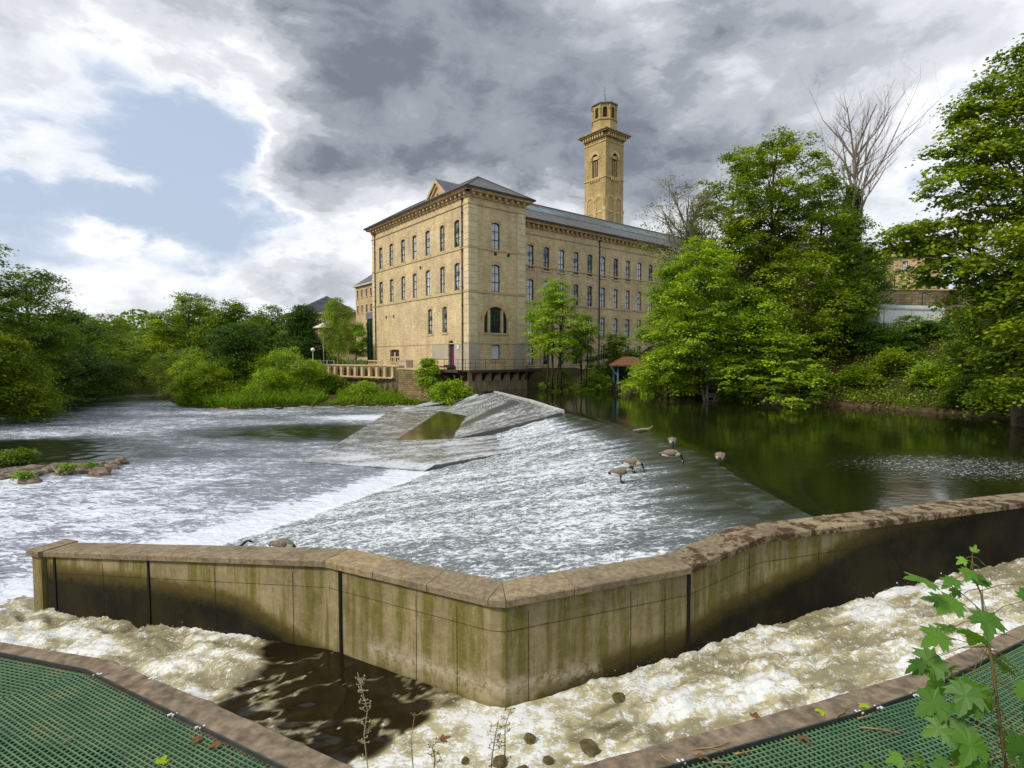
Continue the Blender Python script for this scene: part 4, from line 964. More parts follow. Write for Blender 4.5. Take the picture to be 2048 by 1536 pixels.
v,f=octa(R8*1.12,40.4,41.6,R8*1.05); ot.add(v,f); v,f=octa(R8*1.05,41.6,42.7,R8*1.02); ot.add(v,f); v,f=octa(R8*1.1,42.7,42.9); ot.add(v,f)
lv=MB()
for k in range(8):
    a0=math.atan2(RW.y,RW.x)+pi/8+k*pi/4;a1=a0+pi/4; p0=CT+Vector((R8*cos(a0),R8*sin(a0),42.85));p1=CT+Vector((R8*cos(a1),R8*sin(a1),42.85)); U=(p1-p0).normalized(); N_=Vector((cos((a0+a1)/2),sin((a0+a1)/2),0)); W=(p1-p0).length
    wallholes(ot,p0,U,N_,W,3.35,[(W/2-.36,.35,W/2+.36,2.65,.36)],0,.25)
    for j in range(7): lv.box(p0+U*(W/2)+Vector((0,0,.5+j*.3))-N_*.14,(.72,.16,.07),U,(N_-Vector((0,0,.5))).normalized(),(Vector((0,0,1))+N_*.5).normalized())
    ot.tube([p0+Vector((0,0,0)),p0+Vector((0,0,3.3))],.12,6); ot.box(p0+Vector((0,0,2.2)),(.34,.34,.12))
lantern_=ot.build('lantern',TOWER,tw); louv_=lv.build('louvre',plain('louvre_stone',(.28,.22,.12)),tw)
lc=MB(); v,f=octa(1.55,42.9,46.1); lc.add(v,f); lcore_=lc.build('lantern_core',HOLLOW_SHADE,tw)
rr_=MB(); v,f=octa(R8*1.14,46.2,46.42); rr_.add(v,f); v,f=octa(R8*1.12,46.42,47.2,.35); rr_.add(v,f); v,f=octa(.42,47.1,47.3,.34); rr_.add(v,f); v,f=octa(.32,47.3,50.0,.04); rr_.add(v,f); rr_.sphere(CT+Vector((0,0,50.0)),.12); rr_.tube([CT+Vector((0,0,50)),CT+Vector((0,0,51))],.03,5); rr_.box(CT+Vector((0,0,50.6)),(.5,.04,.04),RW,TW)
spire_=rr_.build('spire',LEAD,tw)
for o in (lantern_,louv_,lcore_,spire_): o.scale=(1,1,.735); o.location=(0,0,39.6*(1-.735)-.1)
# ------------------------------------------------------------------ buildings left behind
def simplebuilding(name,label,cat,O,U,W,Dp,z0,H,rows,ncol,wm,hm,roofh,mat,roof=SLATEB,hip=True,group=None,top=.9,sidecol=0):
    b=empty(name,(0,0,0),0,label,cat,group); U=Vector(U).normalized(); B_=Vector((-U.y,U.x,0)); N_=-B_; O=Vector(O); mb=MB(); hs=[]
    for zz in rows:
        for k in range(ncol):
            u=(k+.5)*W/ncol; hs.append((u-wm/2,zz,u+wm/2,zz+hm,.08))
    wallholes(mb,O+Vector((0,0,z0)),U,N_,W,H,hs,0,.2)
    c=[O,O+U*W,O+U*W+B_*Dp,O+B_*Dp]
    hs2=[]
    if sidecol:
        for zz in rows:
            for k in range(sidecol): u=(k+.5)*Dp/sidecol; hs2.append((u-wm/2,zz,u+wm/2,zz+hm,.08))
    wallholes(mb,c[3]+Vector((0,0,z0)),-B_,-U,Dp,H,hs2,0,.2)
    for a,d in((c[1],c[2]),(c[2],c[3])):
        mb.add([a+Vector((0,0,z0)),d+Vector((0,0,z0)),d+Vector((0,0,z0+H)),a+Vector((0,0,z0+H))],[(0,1,2,3)],0,[(0,0),((d-a).length,0),((d-a).length,H),(0,H)])
    mb.build('wall',mat,b)
    for h in hs: window(wm,hm,.08,U,N_,O+U*((h[0]+h[2])/2)+Vector((0,0,z0+h[1]))-N_*.15,b,bars=(1,(.5,)))
    for h in hs2: window(wm,hm,.08,-B_,-U,c[3]-B_*((h[0]+h[2])/2)+Vector((0,0,z0+h[1]))+U*.15,b,bars=(1,(.5,)))
    ii=MB(); ii.box(O+U*(W/2)+B_*(Dp/2)+Vector((0,0,z0+H/2)),(W-1.2,Dp-1.2,H-.4),U,B_); ii.build('dark_interior',HOLLOW_SHADE,b)
    k=MB(); k.box(O+U*(W/2)+B_*(Dp/2)+Vector((0,0,z0+H+.12)),(W+.9,Dp+.9,.28),U,B_); k.build('cornice',plain('pale_cornice',(.55,.50,.40)) if 'pale_cornice' not in bpy.data.materials else bpy.data.materials['pale_cornice'],b)
    if roofh>0:
        e=.35; zt=z0+H+.27; q=[O-U*e-B_*e,O+U*(W+e)-B_*e,O+U*(W+e)+B_*(Dp+e),O-U*e+B_*(Dp+e)]; ins=min(Dp,W)/2 if hip else 0
        if W>=Dp: r=[O+U*ins+B_*(Dp/2),O+U*(W-ins)+B_*(Dp/2)]; fs=[(0,1,5,4),(2,3,4,5),(1,2,5),(3,0,4)]
        else: r=[O+U*(W/2)+B_*ins,O+U*(W/2)+B_*(Dp-ins)]; fs=[(1,2,5,4),(3,0,4,5),(0,1,4),(2,3,5)]
        m=MB(); pts=[v+Vector((0,0,zt)) for v in q]+[v+Vector((0,0,zt+roofh)) for v in r]
        for f in fs: m.add([pts[i] for i in f],[tuple(range(len(f)))],0,[(0,0),(W,0),(W-2,4),(2,4)][:len(f)])
        m.build('roof',roof,b)
    return b
WINL=True
p=ond(747,600,100); simplebuilding('stone_block','pale stone block with small windows and slate roof just left of the mill','building',(p.x,100,0),RW,16,8,1.5,15.0,(3.2,6.6,10.0,12.9),9,.7,1.4,3.6,BRICKP,sidecol=4)
p=ond(588,640,118); hb=simplebuilding('stone_hall','low stone hall with long blue slate roof half hidden behind the round tree','building',(p.x,118,0),(.98,.2,0),13.5,14,1.5,11.0,(4,8),5,1.0,2.0,3.6,BRICKP,hip=False)
p=ond(690,650,112); simplebuilding('stone_annexe','buff stone annexe with plain parapet behind the weeping birch','building',(p.x,112,0),(.98,.2,0),9,10,1.5,10.8,(3,6.6),3,1.1,1.8,0,BRICKP)
# buildings right behind
simplebuilding('old_mill_building','tall buff stone building seen through the trees right of the mill','building',(44,100,0),(.97,.24,0),34,14,1.5,21,(4,8,12,16),9,1.1,2.2,3.0,BRICKP,SLATE)
ch=simplebuilding('stone_pavilion','buff stone pavilion with heavy cornice rising above the retaining wall at right','building',(ond(1788,500,92).x,92,0),(.92,-.39,0),6.5,8,3,17.4,(5,10,14),2,.7,2.0,0,BRICKP)
cm=MB(); p=ond(1788,500,92); U_=Vector((.92,-.39,0)).normalized(); B_=Vector((.39,.92,0)).normalized(); cc=Vector((p.x,92,0))+U_*3.25+B_*4
for z,e,h in((19.9,.5,.4),(21.0,.7,.35),(21.4,.9,.25)): cm.box(cc+Vector((0,0,z)),(6.5+2*e,8+2*e,h),U_,B_)
for k in range(9): cm.box(cc-B_*4.5+U_*(-3.2+k*.8)+Vector((0,0,20.55)),(.3,.5,.5),U_,B_)
cm.build('parapet',TRIM,ch)
# ------------------------------------------------------------------ terrace, quay and other masonry
def strip(name,pts,z0,z1,th,mat,label,cat,cap=True,group=None,capm=None):
    mb=MB(); acc=0
    inn=offs([(*p,0) for p in pts],th)
    for i in range(len(pts)-1):
        a=Vector((*pts[i],0));b=Vector((*pts[i+1],0));c_=Vector((*inn[i+1][:2],0));d=Vector((*inn[i][:2],0)); L=(b-a).length
        za0,za1=(z1[i],z1[i+1]) if isinstance(z1,(list,tuple)) else (z1,z1)
        V_=[a+Vector((0,0,z0)),b+Vector((0,0,z0)),b+Vector((0,0,za1)),a+Vector((0,0,za0)),d+Vector((0,0,z0)),c_+Vector((0,0,z0)),c_+Vector((0,0,za1)),d+Vector((0,0,za0))]
        uv=[(acc,z0),(acc+L,z0),(acc+L,za1),(acc,za0)]*2
        mb.add(V_,[(0,1,2,3),(5,4,7,6),(3,2,6,7)]+([(4,0,3,7)] if i==0 else [])+([(1,5,6,2)] if i==len(pts)-2 else []),0,uv); acc+=L
    r=empty(name,(0,0,0),0,label,cat,group); mb.build('masonry',mat,r)
    if cap:
        m=MB(); o1=offs([(*p,0) for p in pts],-.07); o2=offs([(*p,0) for p in pts],th+.07)
        for i in range(len(pts)-1):
            za0,za1=(z1[i],z1[i+1]) if isinstance(z1,(list,tuple)) else (z1,z1)
            q=[(o1[i],za0),(o1[i+1],za1),(o2[i+1],za1),(o2[i],za0)]
            V_=[Vector((*s[:2],z+.003)) for s,z in q]+[Vector((*s[:2],z+.15)) for s,z in q]; m.add(V_,[(3,2,1,0),(4,5,6,7),(0,1,5,4),(1,2,6,5),(2,3,7,6),(3,0,4,7)])
        m.build('wall_cap',capm or TRIM,r)
    return r
tr_=strip('terrace_wall',[(-26,68.2),(-20,64.0),(-14.5,59.5),(-11.6,56.6)],-2.2,2.15,.6,OLD,'weathered stone terrace wall with buttresses left of the mill above the shingle','wall')
bt=MB()
for k in range(11):
    p=Vector((-22.5,65.8,0)).lerp(Vector((-12.3,57.3,0)),k/10); d=Vector((.77,-.64,0)); n=Vector((-.64,-.77,0)); bt.box(p+n*.1+Vector((0,0,1.55)),(.34,.30,1.05),d,n)
bt.box(Vector((-17.4,61.5,.98))+Vector((-.64,-.77,0))*.2,(13.6,.34,.14),Vector((.77,-.64,0)),Vector((.64,.77,0)))
bt.build('buttress',TRIM,tr_)
strip('quay_wall',[(-11.7,56.4),(-10.6,54.9),(-9.0,54.2),(-7.2,54.4),(-6.2,53.4)],-2.2,[1.9,1.9,1.8,1.6,1.0],2.2,brickmat('quay_stone',(.40,.29,.14),(.22,.165,.08),(.13,.10,.06),.5,.2,.5),'rounded stone quay below the mill corner with stained lower courses','wall')
strip('bank_wall',[(9.2,51.9),(10.9,49.5),(12.6,46.0),(14.4,41.8)],-1.6,[.55,.75,.6,.5],.6,OLD,'low mossy stone bank wall below the brown roofed shelter','wall',capm=ROCKM)
strip('bank_edging',[(14.5,41.6),(16.6,39.4),(18.8,37.3)],-1.6,[.45,.5,.35],.4,RENDERC,'pale eroded concrete bank edging beside the grey post','wall',False)
strip('earth_edging',[(19.0,37.1),(21.6,34.6),(23.4,31.2),(25.6,27.0),(28,23.5)],-1.6,[.22,.30,.24,.28,.25],.5,plain('bank_earth',(.10,.07,.04),.95,.1,0,.6,3),'low brown undercut earth edge along the foot of the right slope','bank edge',False)
strip('retaining_wall',[(31,56),(35.6,58),(39.5,59.0)],2,[7.0,8.4,9.7],.8,OLD,'sloping weathered stone approach wall leading up behind the trailer','wall')
strip('parapet_wall',[(39.6,59.0),(44,58.6),(50,58.2),(60,57)],2,[10.3,10.2,10.1,10.0],.9,OLD,'tall blackened stone bridge parapet behind the white trailer','wall')
# ------------------------------------------------------------------ vegetation
def leafquads(C,size,rng,up=.75,hang=0.0,asp=.62,out=None):
    """rhombic leaves around centres C; up: how level they lie"""
    n=len(C); az=rng.uniform(0,2*pi,n)
    nrm=rng.normal(0,1,(n,3))*(1-up)+np.array([0,0,1.0])*up
    if out is not None: nrm=nrm+out*.35
    nrm/=np.linalg.norm(nrm,axis=1)[:,None]
    a=np.stack([np.cos(az),np.sin(az),-.35-hang*3+0*az],1); a-=nrm*(a*nrm).sum(1)[:,None]*(1-hang); a/=np.linalg.norm(a,axis=1)[:,None]
    b=np.cross(nrm,a); b/=np.linalg.norm(b,axis=1)[:,None]+1e-9
    s=(size*rng.uniform(.6,1.25,n))[:,None]
    V=np.stack([C-a*s*.5,C+b*s*asp*.5-a*s*.05,C+a*s*.5,C-b*s*asp*.5-a*s*.05],1).reshape(-1,3)
    return V,np.arange(n*4).reshape(n,4)
def branch(p0,p1,r0,r1,rng,n=5,wob=.06,sag=0):
    p0=np.array(p0,float);p1=np.array(p1,float);L=np.linalg.norm(p1-p0); pts=[]
    w1=rng.normal(0,wob*L,3)
    for i in range(n+1):
        t=i/n; q=p0+(p1-p0)*t+w1*sin(pi*t)+rng.normal(0,wob*.2*L,3)*(0<t<1); q[2]+=sag*L*sin(pi*t); pts.append(q)
    return [tuple(q) for q in pts],[r0+(r1-r0)*i/n for i in range(n+1)]
def tree(name,label,cat,x,y,z0,H,R,base=.3,nl=9,nc=120,npc=70,ls=.2,cr=.75,leaf=None,bark=None,tr=.22,lean=(0,0),seed=0,profile='round',flat=.32,up=.72,hang=0,group=None,lobes=None,twigs=.5,stems=1,lr=.42,asp=.62,ivy=0):
    rng=np.random.default_rng(seed+100); root=empty(name,(x,y,z0),0,label,cat,group)
    # lobes of the crown
    L=[]
    if lobes is None:
        for i in range(nl):
            s=(i+.5)/nl; h=base*H+(H*(1-base))*(.08+.80*s)
            if profile=='round': pr=max(.15,sin(pi*min(1,(.18+.80*s)))**.7)
            elif profile=='cone': pr=1.05-.9*s
            elif profile=='dome': pr=max(.12,math.sqrt(max(0,1-s*s)))
            elif profile=='column': pr=.75+.2*sin(pi*s)
            else: pr=.3+.7*s
            a=i*2.399+rng.uniform(-.4,.4); d=R*pr*rng.uniform(.40,.68)*(0.35 if i==nl-1 else 1)
            rr=R*lr*rng.uniform(.8,1.2)*(.6+.4*pr); L.append((d*cos(a)+lean[0]*h/H,d*sin(a)+lean[1]*h/H,min(h,H-rr*.7),rr,rr,rr*.72))
    else: L=lobes
    tot=sum(l[3]*l[4] for l in L); CC=[];OUT=[];LV=[];LI=[]
    for li,l in enumerate(L):
        k=max(3,int(nc*l[3]*l[4]/tot)); d=rng.normal(0,1,(k,3)); d[:,2]=d[:,2]*.9+.25; d/=np.linalg.norm(d,axis=1)[:,None]
        q=d*(rng.uniform(.45,1.0,(k,1))**.5); c=np.array(l[:3])+q*np.array(l[3:6]); c[:,2]=np.clip(c[:,2],.25,None); CC.append(c);OUT.append(d);LI+= [li]*k
    CC=np.concatenate(CC);OUT=np.concatenate(OUT);LI=np.array(LI); k=len(CC)
    size=rng.uniform(.55,1.3,k); idx=np.repeat(np.arange(k),npc)
    off=rng.normal(0,1,(len(idx),3))*np.array([1,1,flat])*cr*.55*size[idx][:,None]
    if hang>0: off[:,2]=-np.abs(rng.normal(0,1,len(idx)))*cr*2.2*size[idx]; 
    else: off[:,2]-=.22*(off[:,0]**2+off[:,1]**2)/max(cr,.1)
    P=CC[idx]+off; P=P[P[:,2]>.05] if True else P
    idx=idx[:len(P)] if len(P)<len(idx) else idx
    V,F=leafquads(P,ls,rng,up,hang,asp,OUT[idx])
    v=np.clip(.45+rng.normal(0,.22,k)[idx]+rng.normal(0,.16,len(P)),0,1)
    mesh('crown',V,F,leaf,root,fattr={'v':v})
    # wood
    mb=MB(); lv=lean
    for s_ in range(stems):
        ox,oy=(0,0) if stems==1 else (rng.uniform(-.5,.5)*R*.4,rng.uniform(-.5,.5)*R*.4)
        top=(lv[0]*.9+ox*1.6,lv[1]*.9+oy*1.6,H*.86); pts,rad=branch((ox,oy,-.4),top,tr,tr*.22,rng,9,.025); mb.tube(pts,rad,8)
        if s_==0: tp=np.array(pts)
    ends=[]
    for li,l in enumerate(L):
        hz=max(base*H*.75,l[2]-max(l[3]*.9,.12*H)); j=int(np.abs(tp[:,2]-hz).argmin()); st_=tp[j]; r0=tr*(1-.7*j/9)*.55
        pts,rad=branch(st_,l[:3],r0,r0*.35,rng,5,.06,.05); mb.tube(pts,rad,6); ends.append((np.array(l[:3]),r0*.35,pts))
    for i in range(k):
        if rng.random()<twigs:
            e,r0,pp=ends[LI[i]]; s_=np.array(pp[rng.integers(2,6)]) ; pts,rad=branch(s_,CC[i],max(.012,r0*.5),.008,rng,3,.07); mb.tube(pts,rad,4,cap=False)
    mb.build('trunk',bark or BARKD,root,smooth_=True)
    if ivy:
        n=ivy; t=rng.random(n)**.8; zz=t*H*.62; a=rng.uniform(0,2*pi,n); rr=(tr*1.2+.55*np.sin(np.clip(t*1.1,0,1)*pi)**.6)*rng.uniform(.5,1.1,n)
        cx=np.interp(zz,tp[:,2],tp[:,0]);cy=np.interp(zz,tp[:,2],tp[:,1]); P=np.stack([cx+rr*np.cos(a),cy+rr*np.sin(a),zz],1)
        V,F=leafquads(P,.16,rng,.1,0,.9,np.stack([np.cos(a),np.sin(a),0*a],1)); mesh('ivy',V,F,L_IVY,root,fattr={'v':np.clip(rng.normal(.4,.2,n),0,1)})
    return root
def treepx(px,D,toppy,wpx,z0=None,name='tree',**k):
    """plant by where it stands: D metres away, crown reaching toppy, wpx wide"""
    x=(px-1024)/FPX*D; z0=ter1(x,D) if z0 is None else z0; zt=HC+(715-toppy)/FPX*D
    R_=wpx/2/FPX*D; H_=zt-z0
    if k.get('profile')=='dome': H_=max(H_,R_*.85)
    return tree(name,x=x,y=D,z0=z0,H=H_,R=R_,**k)
# --- left bank, near to far
G1='trees along the left bank'
S=dict(cat='tree',group=G1)
treepx(-35,44,455,290,label='tall dark tree at the left edge above the overhanging olive bush',leaf=L_MID,seed=1,nc=390,npc=80,ls=.24,cr=.9,nl=12,base=.12,tr=.25,**S)
treepx(60,50,528,220,label='dark tree with a ragged top second from the left edge',leaf=L_MID,seed=2,nc=330,npc=70,ls=.24,cr=.9,nl=11,base=.05,**S)
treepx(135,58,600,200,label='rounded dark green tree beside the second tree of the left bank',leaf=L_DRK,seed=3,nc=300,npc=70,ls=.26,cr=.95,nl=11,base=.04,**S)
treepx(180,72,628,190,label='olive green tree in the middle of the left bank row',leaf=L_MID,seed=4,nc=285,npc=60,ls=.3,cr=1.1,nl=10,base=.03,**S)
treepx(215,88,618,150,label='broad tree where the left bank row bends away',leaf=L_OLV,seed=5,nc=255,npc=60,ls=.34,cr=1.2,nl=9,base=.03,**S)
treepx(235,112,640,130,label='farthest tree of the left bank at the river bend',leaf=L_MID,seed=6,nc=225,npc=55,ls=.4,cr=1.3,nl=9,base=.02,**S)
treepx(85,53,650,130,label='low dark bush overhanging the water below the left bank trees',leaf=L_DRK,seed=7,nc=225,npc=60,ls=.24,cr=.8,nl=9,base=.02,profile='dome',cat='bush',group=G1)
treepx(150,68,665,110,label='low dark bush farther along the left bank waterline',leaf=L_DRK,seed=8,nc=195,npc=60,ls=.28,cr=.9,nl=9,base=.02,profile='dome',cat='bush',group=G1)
treepx(5,40,664,190,z0=-1.5,label='olive yellow bush hanging over the water at the left edge',leaf=L_OLV,seed=9,nc=570,npc=70,ls=.17,cr=.7,nl=18,base=.0,lr=.38,profile='dome',flat=.5,cat='bush',tr=.08,stems=3)
treepx(-120,36,560,220,label='dark tree just outside the left edge behind the olive bush',leaf=L_MID,seed=10,nc=240,npc=60,ls=.24,cr=.9,base=.06,**S)
# --- centre left behind the island
G2='trees on the wooded spit left of the mill'; S=dict(cat='tree',group=G2)
treepx(385,72,568,160,label='tallest rounded tree on the spit with bright rim leaves',leaf=L_SYC,seed=21,nc=450,npc=70,ls=.26,cr=.95,nl=13,base=.10,**S)
treepx(322,80,632,130,label='lower olive tree left of the tallest tree on the spit',leaf=L_MID,seed=22,nc=255,npc=60,ls=.28,cr=1.0,nl=9,base=.03,**S)
treepx(470,70,590,130,label='dark tree right of the tallest tree on the spit',leaf=L_MID,seed=23,nc=330,npc=65,ls=.26,cr=.95,nl=10,base=.05,**S)
treepx(545,78,603,120,label='mid green tree between the dark tree and the round tree',leaf=L_MID,seed=24,nc=285,npc=65,ls=.26,cr=.95,nl=10,base=.05,**S)
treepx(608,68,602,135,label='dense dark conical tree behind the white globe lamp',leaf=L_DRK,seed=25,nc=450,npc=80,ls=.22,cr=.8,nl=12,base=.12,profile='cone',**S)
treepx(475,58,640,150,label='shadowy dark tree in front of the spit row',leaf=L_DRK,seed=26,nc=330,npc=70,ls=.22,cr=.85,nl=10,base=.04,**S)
treepx(675,66,585,66,name='weeping_birch',label='weeping birch with trailing branches beside the stone annexe',leaf=L_WIL,bark=BARKP,seed=27,nc=255,npc=90,ls=.13,cr=.42,nl=11,base=.22,profile='column',hang=.9,tr=.12,**S)
treepx(714,72,640,62,name='small_tree',label='small bright round tree left of the glass stair tower',leaf=L_BRI,seed=28,nc=195,npc=60,ls=.18,cr=.6,nl=8,base=.2,tr=.1,**S)
treepx(285,108,650,110,label='far pale tree above the river bend',leaf=L_OLV,seed=29,nc=180,npc=50,ls=.4,cr=1.3,nl=8,base=.02,**S)
treepx(345,95,640,120,label='far mid green tree behind the spit row',leaf=L_MID,seed=30,nc=180,npc=50,ls=.36,cr=1.2,nl=8,base=.02,**S)
treepx(520,95,625,130,label='far dark tree behind the gap in the spit row',leaf=L_DRK,seed=31,nc=180,npc=50,ls=.36,cr=1.2,nl=8,base=.02,**S)
G3='bushes on the river spit'; S=dict(cat='bush',group=G3,profile='dome',stems=3,tr=.05,flat=.5)
for i,(px,D,ty,wp,lf,lb) in enumerate([
 (352,60,690,130,L_OLV,'olive bush leaning over the water at the left tip of the spit'),(395,54.5,685,120,L_BRI,'tall pale green bush at the front of the spit'),
 (430,53.5,722,130,L_SYC,'broad green bush right of the tall pale one'),(385,53,745,90,L_SYC,'low green bush at the water beside the fallen branches'),
 (510,58,700,130,L_BRI,'bright willow bush in the middle of the spit'),(575,56,690,120,L_BRI,'bright feathery bush below the globe lamp'),
 (625,57.5,715,90,L_BRI,'small bright bush against the terrace wall'),(540,54,738,110,L_BRI,'low bright bush in front of the willow bush'),
 (480,62,690,110,L_MID,'dark green bush behind the bright willow bush'),(665,58.5,750,70,L_MID,'small dark bush at the foot of the terrace wall'),
 (325,72,700,90,L_OLV,'olive bush on the far side of the spit'),(728,56.2,775,60,L_BRI,'small leafy bush at the right end of the shingle')]):
    treepx(px,D,ty,wp,name='bush',label=lb,leaf=lf,seed=40+i,nc=210,npc=60,ls=.15,cr=.55,nl=9,base=.03,**S)
treepx(858,52.6,712,58,z0=-1.2,name='bush',label='leafy bush climbing the quay corner beside the walkway',leaf=L_BRI,seed=60,nc=165,npc=50,ls=.2,cr=.4,nl=8,base=.25,cat='bush',tr=.05,profile='column')
treepx(905,50.6,768,120,z0=-1.3,name='bush',label='low nettle thicket under the walkway at the mill corner',leaf=L_BRI,seed=61,nc=240,npc=60,ls=.18,cr=.42,nl=10,base=.02,cat='bush',tr=.04,profile='dome',stems=3,flat=.5)
# --- right bank
G4='trees on the right bank'; S=dict(cat='tree',group=G4)
treepx(1108,50,548,150,z0=.6,name='multi_stem_tree',label='bushy bright tree growing against the mill wall',leaf=L_BRI,seed=71,nc=340,npc=80,ls=.17,cr=.55,nl=14,base=.20,tr=.09,stems=5,twigs=.3,**S)
treepx(1165,52,610,90,z0=.8,name='multi_stem_tree',label='yellow green leggy tree right of the bushy mill tree',leaf=L_SYC,seed=72,nc=140,npc=55,ls=.18,cr=.5,nl=9,base=.15,tr=.07,stems=3,**S)
treepx(1235,53,660,100,z0=.8,label='rounded dark tree behind the brown roofed shelter',leaf=L_MID,seed=73,nc=200,npc=70,ls=.18,cr=.6,nl=10,base=.05,tr=.1,**S)
treepx(1395,42,330,240,name='slender_tree',label='slender airy tree with sparse feathery top left of the big trees',leaf=L_OLV,seed=74,nc=260,npc=34,ls=.14,cr=.8,nl=16,base=.20,tr=.13,twigs=1.0,lean=(-2.2,0),lr=.36,**S)
treepx(1425,39,440,250,label='spreading bright tree reaching over the pool above the grey post',leaf=L_BRI,seed=75,nc=420,npc=70,ls=.18,cr=.6,nl=22,lr=.30,base=.12,tr=.16,lean=(-1,0),**S)
treepx(1545,42,232,300,name='tall_tree',label='tallest leafy sycamore in the middle of the right bank',leaf=L_SYC,seed=76,nc=520,npc=75,ls=.21,cr=.66,nl=26,base=.22,tr=.24,lr=.29,**S)
treepx(1470,46,275,250,name='tall_tree',label='tall sycamore standing just left behind the tallest one',leaf=L_SYC,seed=77,nc=420,npc=70,ls=.21,cr=.66,nl=22,base=.22,tr=.2,lr=.29,**S)
treepx(1630,45,345,280,name='tall_tree',label='broad tree in front of the bare dead tree',leaf=L_MID,seed=78,nc=420,npc=75,ls=.2,cr=.66,nl=20,base=.18,tr=.2,lr=.31,**S)
treepx(1718,50,480,130,label='round topped tree left of the stone pavilion',leaf=L_MID,seed=79,nc=320,npc=75,ls=.2,cr=.8,nl=12,base=.15,tr=.18,**S)
treepx(1565,36.5,655,230,name='low_maple',label='low spreading maple with lit leaves over the pool edge',leaf=L_BRI,seed=80,nc=210,npc=45,ls=.2,cr=.55,nl=12,base=.18,tr=.07,flat=.18,up=.85,lean=(-1,-.6),**S)
treepx(1455,40,560,250,label='dense green tree right of the grey post',leaf=L_MID,seed=81,nc=420,npc=75,ls=.18,cr=.65,nl=12,base=.08,tr=.1,**S)
treepx(1335,41,690,130,z0=.3,name='bush',label='leafy bush drooping into the pool below the spreading tree',leaf=L_BRI,seed=82,nc=190,npc=65,ls=.18,cr=.55,nl=11,base=.02,tr=.06,cat='bush',profile='dome',stems=3)
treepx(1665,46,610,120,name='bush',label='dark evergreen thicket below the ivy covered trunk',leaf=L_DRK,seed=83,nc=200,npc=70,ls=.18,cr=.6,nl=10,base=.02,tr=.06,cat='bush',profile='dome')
treepx(2030,25,100,470,name='large_sycamore',label='large sycamore filling the right edge with drooping layered boughs',leaf=L_SYC,seed=84,nc=760,npc=78,ls=.17,asp=.85,cr=.62,nl=22,base=.30,tr=.26,lr=.30,flat=.28,up=.7,bark=BARK,lobes=[
 (-3.0,0,8.6,1.7,1.8,.7),(-3.6,.4,10.3,1.9,1.8,.9),(-1.8,.2,7.4,1.5,1.6,.7),(-2.6,0,13.9,1.7,1.6,1.0),(-1.2,.2,16.2,1.8,1.6,1.0),(1.3,0,13.0,2,1.8,1.2),(-3.2,-.5,12.2,1.6,1.5,.8),
 (-1.2,-.6,8.8,1.9,1.7,1.0),(-4.9,0,10.2,1.1,1.2,.5),(.8,-.4,10.5,2,1.8,1.2),(2.6,0,8.5,2,1.8,1.2),(-.8,-.3,5.0,1.1,1.6,.8),(.2,-.6,6.4,1.8,1.5,.9),(1.5,-.4,5.2,1.8,1.5,1),(-4.1,.1,9.7,1.2,1.1,.4),(-.9,.5,11.7,2.0,1.8,1.1),(1.0,.3,15.6,2,1.8,1.3),(-.6,-.2,3.4,1.0,1.2,.6),(-1.0,.4,14.0,1.8,1.6,1.0),(.4,.2,17.8,1.6,1.5,.9),(1.2,0,18.4,1.6,1.5,.9),(-2.2,.2,15.2,1.3,1.4,.8)],**S)
for a in [(1335,44,500,120,L_BRI,'light green tree filling the gap beside the slender tree'),(1600,40,470,220,L_SYC,'full green tree behind the low spreading maple'),(1500,38.5,560,200,L_BRI,'fresh green tree between the grey post and the low maple'),(1680,42,540,130,L_MID,'green tree at the foot of the ivy clad trunk'),(1375,46,420,140,L_SYC,'loose crowned tree between the slender tree and the mill roof')]:
    treepx(a[0],a[1],a[2],a[3],label=a[5],leaf=a[4],seed=150+a[0]%37,nc=300,npc=70,ls=.19,cr=.75,nl=13,base=.14,tr=.13,lr=.4,**S)

treepx(2120,22,300,300,name='sycamore',label='second sycamore beyond the right edge whose boughs reach in',leaf=L_SYC,seed=85,nc=240,npc=80,ls=.2,cr=.8,nl=12,base=.1,tr=.2,**S)
treepx(2010,31,575,220,label='shaded leafy tree on the slope at the right edge',leaf=L_MID,seed=86,nc=300,npc=75,ls=.18,cr=.65,nl=13,base=.06,tr=.1,**S)
treepx(2050,25.5,660,170,name='bush',label='overhanging bush at the waterline on the right edge',leaf=L_MID,seed=87,nc=260,npc=70,ls=.15,cr=.5,nl=12,base=.02,tr=.05,cat='bush',profile='dome',z0=.2)
for a in ((1800,690,'dark laurel below the left end of the trailer'),(1862,692,'dark laurel below the right end of the trailer'),(1922,690,'dark laurel on the slope crest right of the trailer')):
    treepx(a[0],38.5,a[1],84,name='bush',label=a[2],leaf=L_DRK,seed=88+a[0]%7,nc=110,npc=65,ls=.17,cr=.5,nl=8,base=.02,tr=.05,cat='bush',profile='dome',group='laurels on the slope crest')
treepx(1735,40,676,150,name='bush',label='dark bush on the slope left of the trailer',leaf=L_DRK,seed=89,nc=170,npc=70,ls=.17,cr=.55,nl=10,base=.02,tr=.05,cat='bush',profile='dome')
treepx(1820,45,630,70,name='sapling',label='thin leafy sapling in front of the white trailer',leaf=L_SYC,seed=90,nc=40,npc=30,ls=.18,cr=.4,nl=6,base=.3,tr=.04,**S)
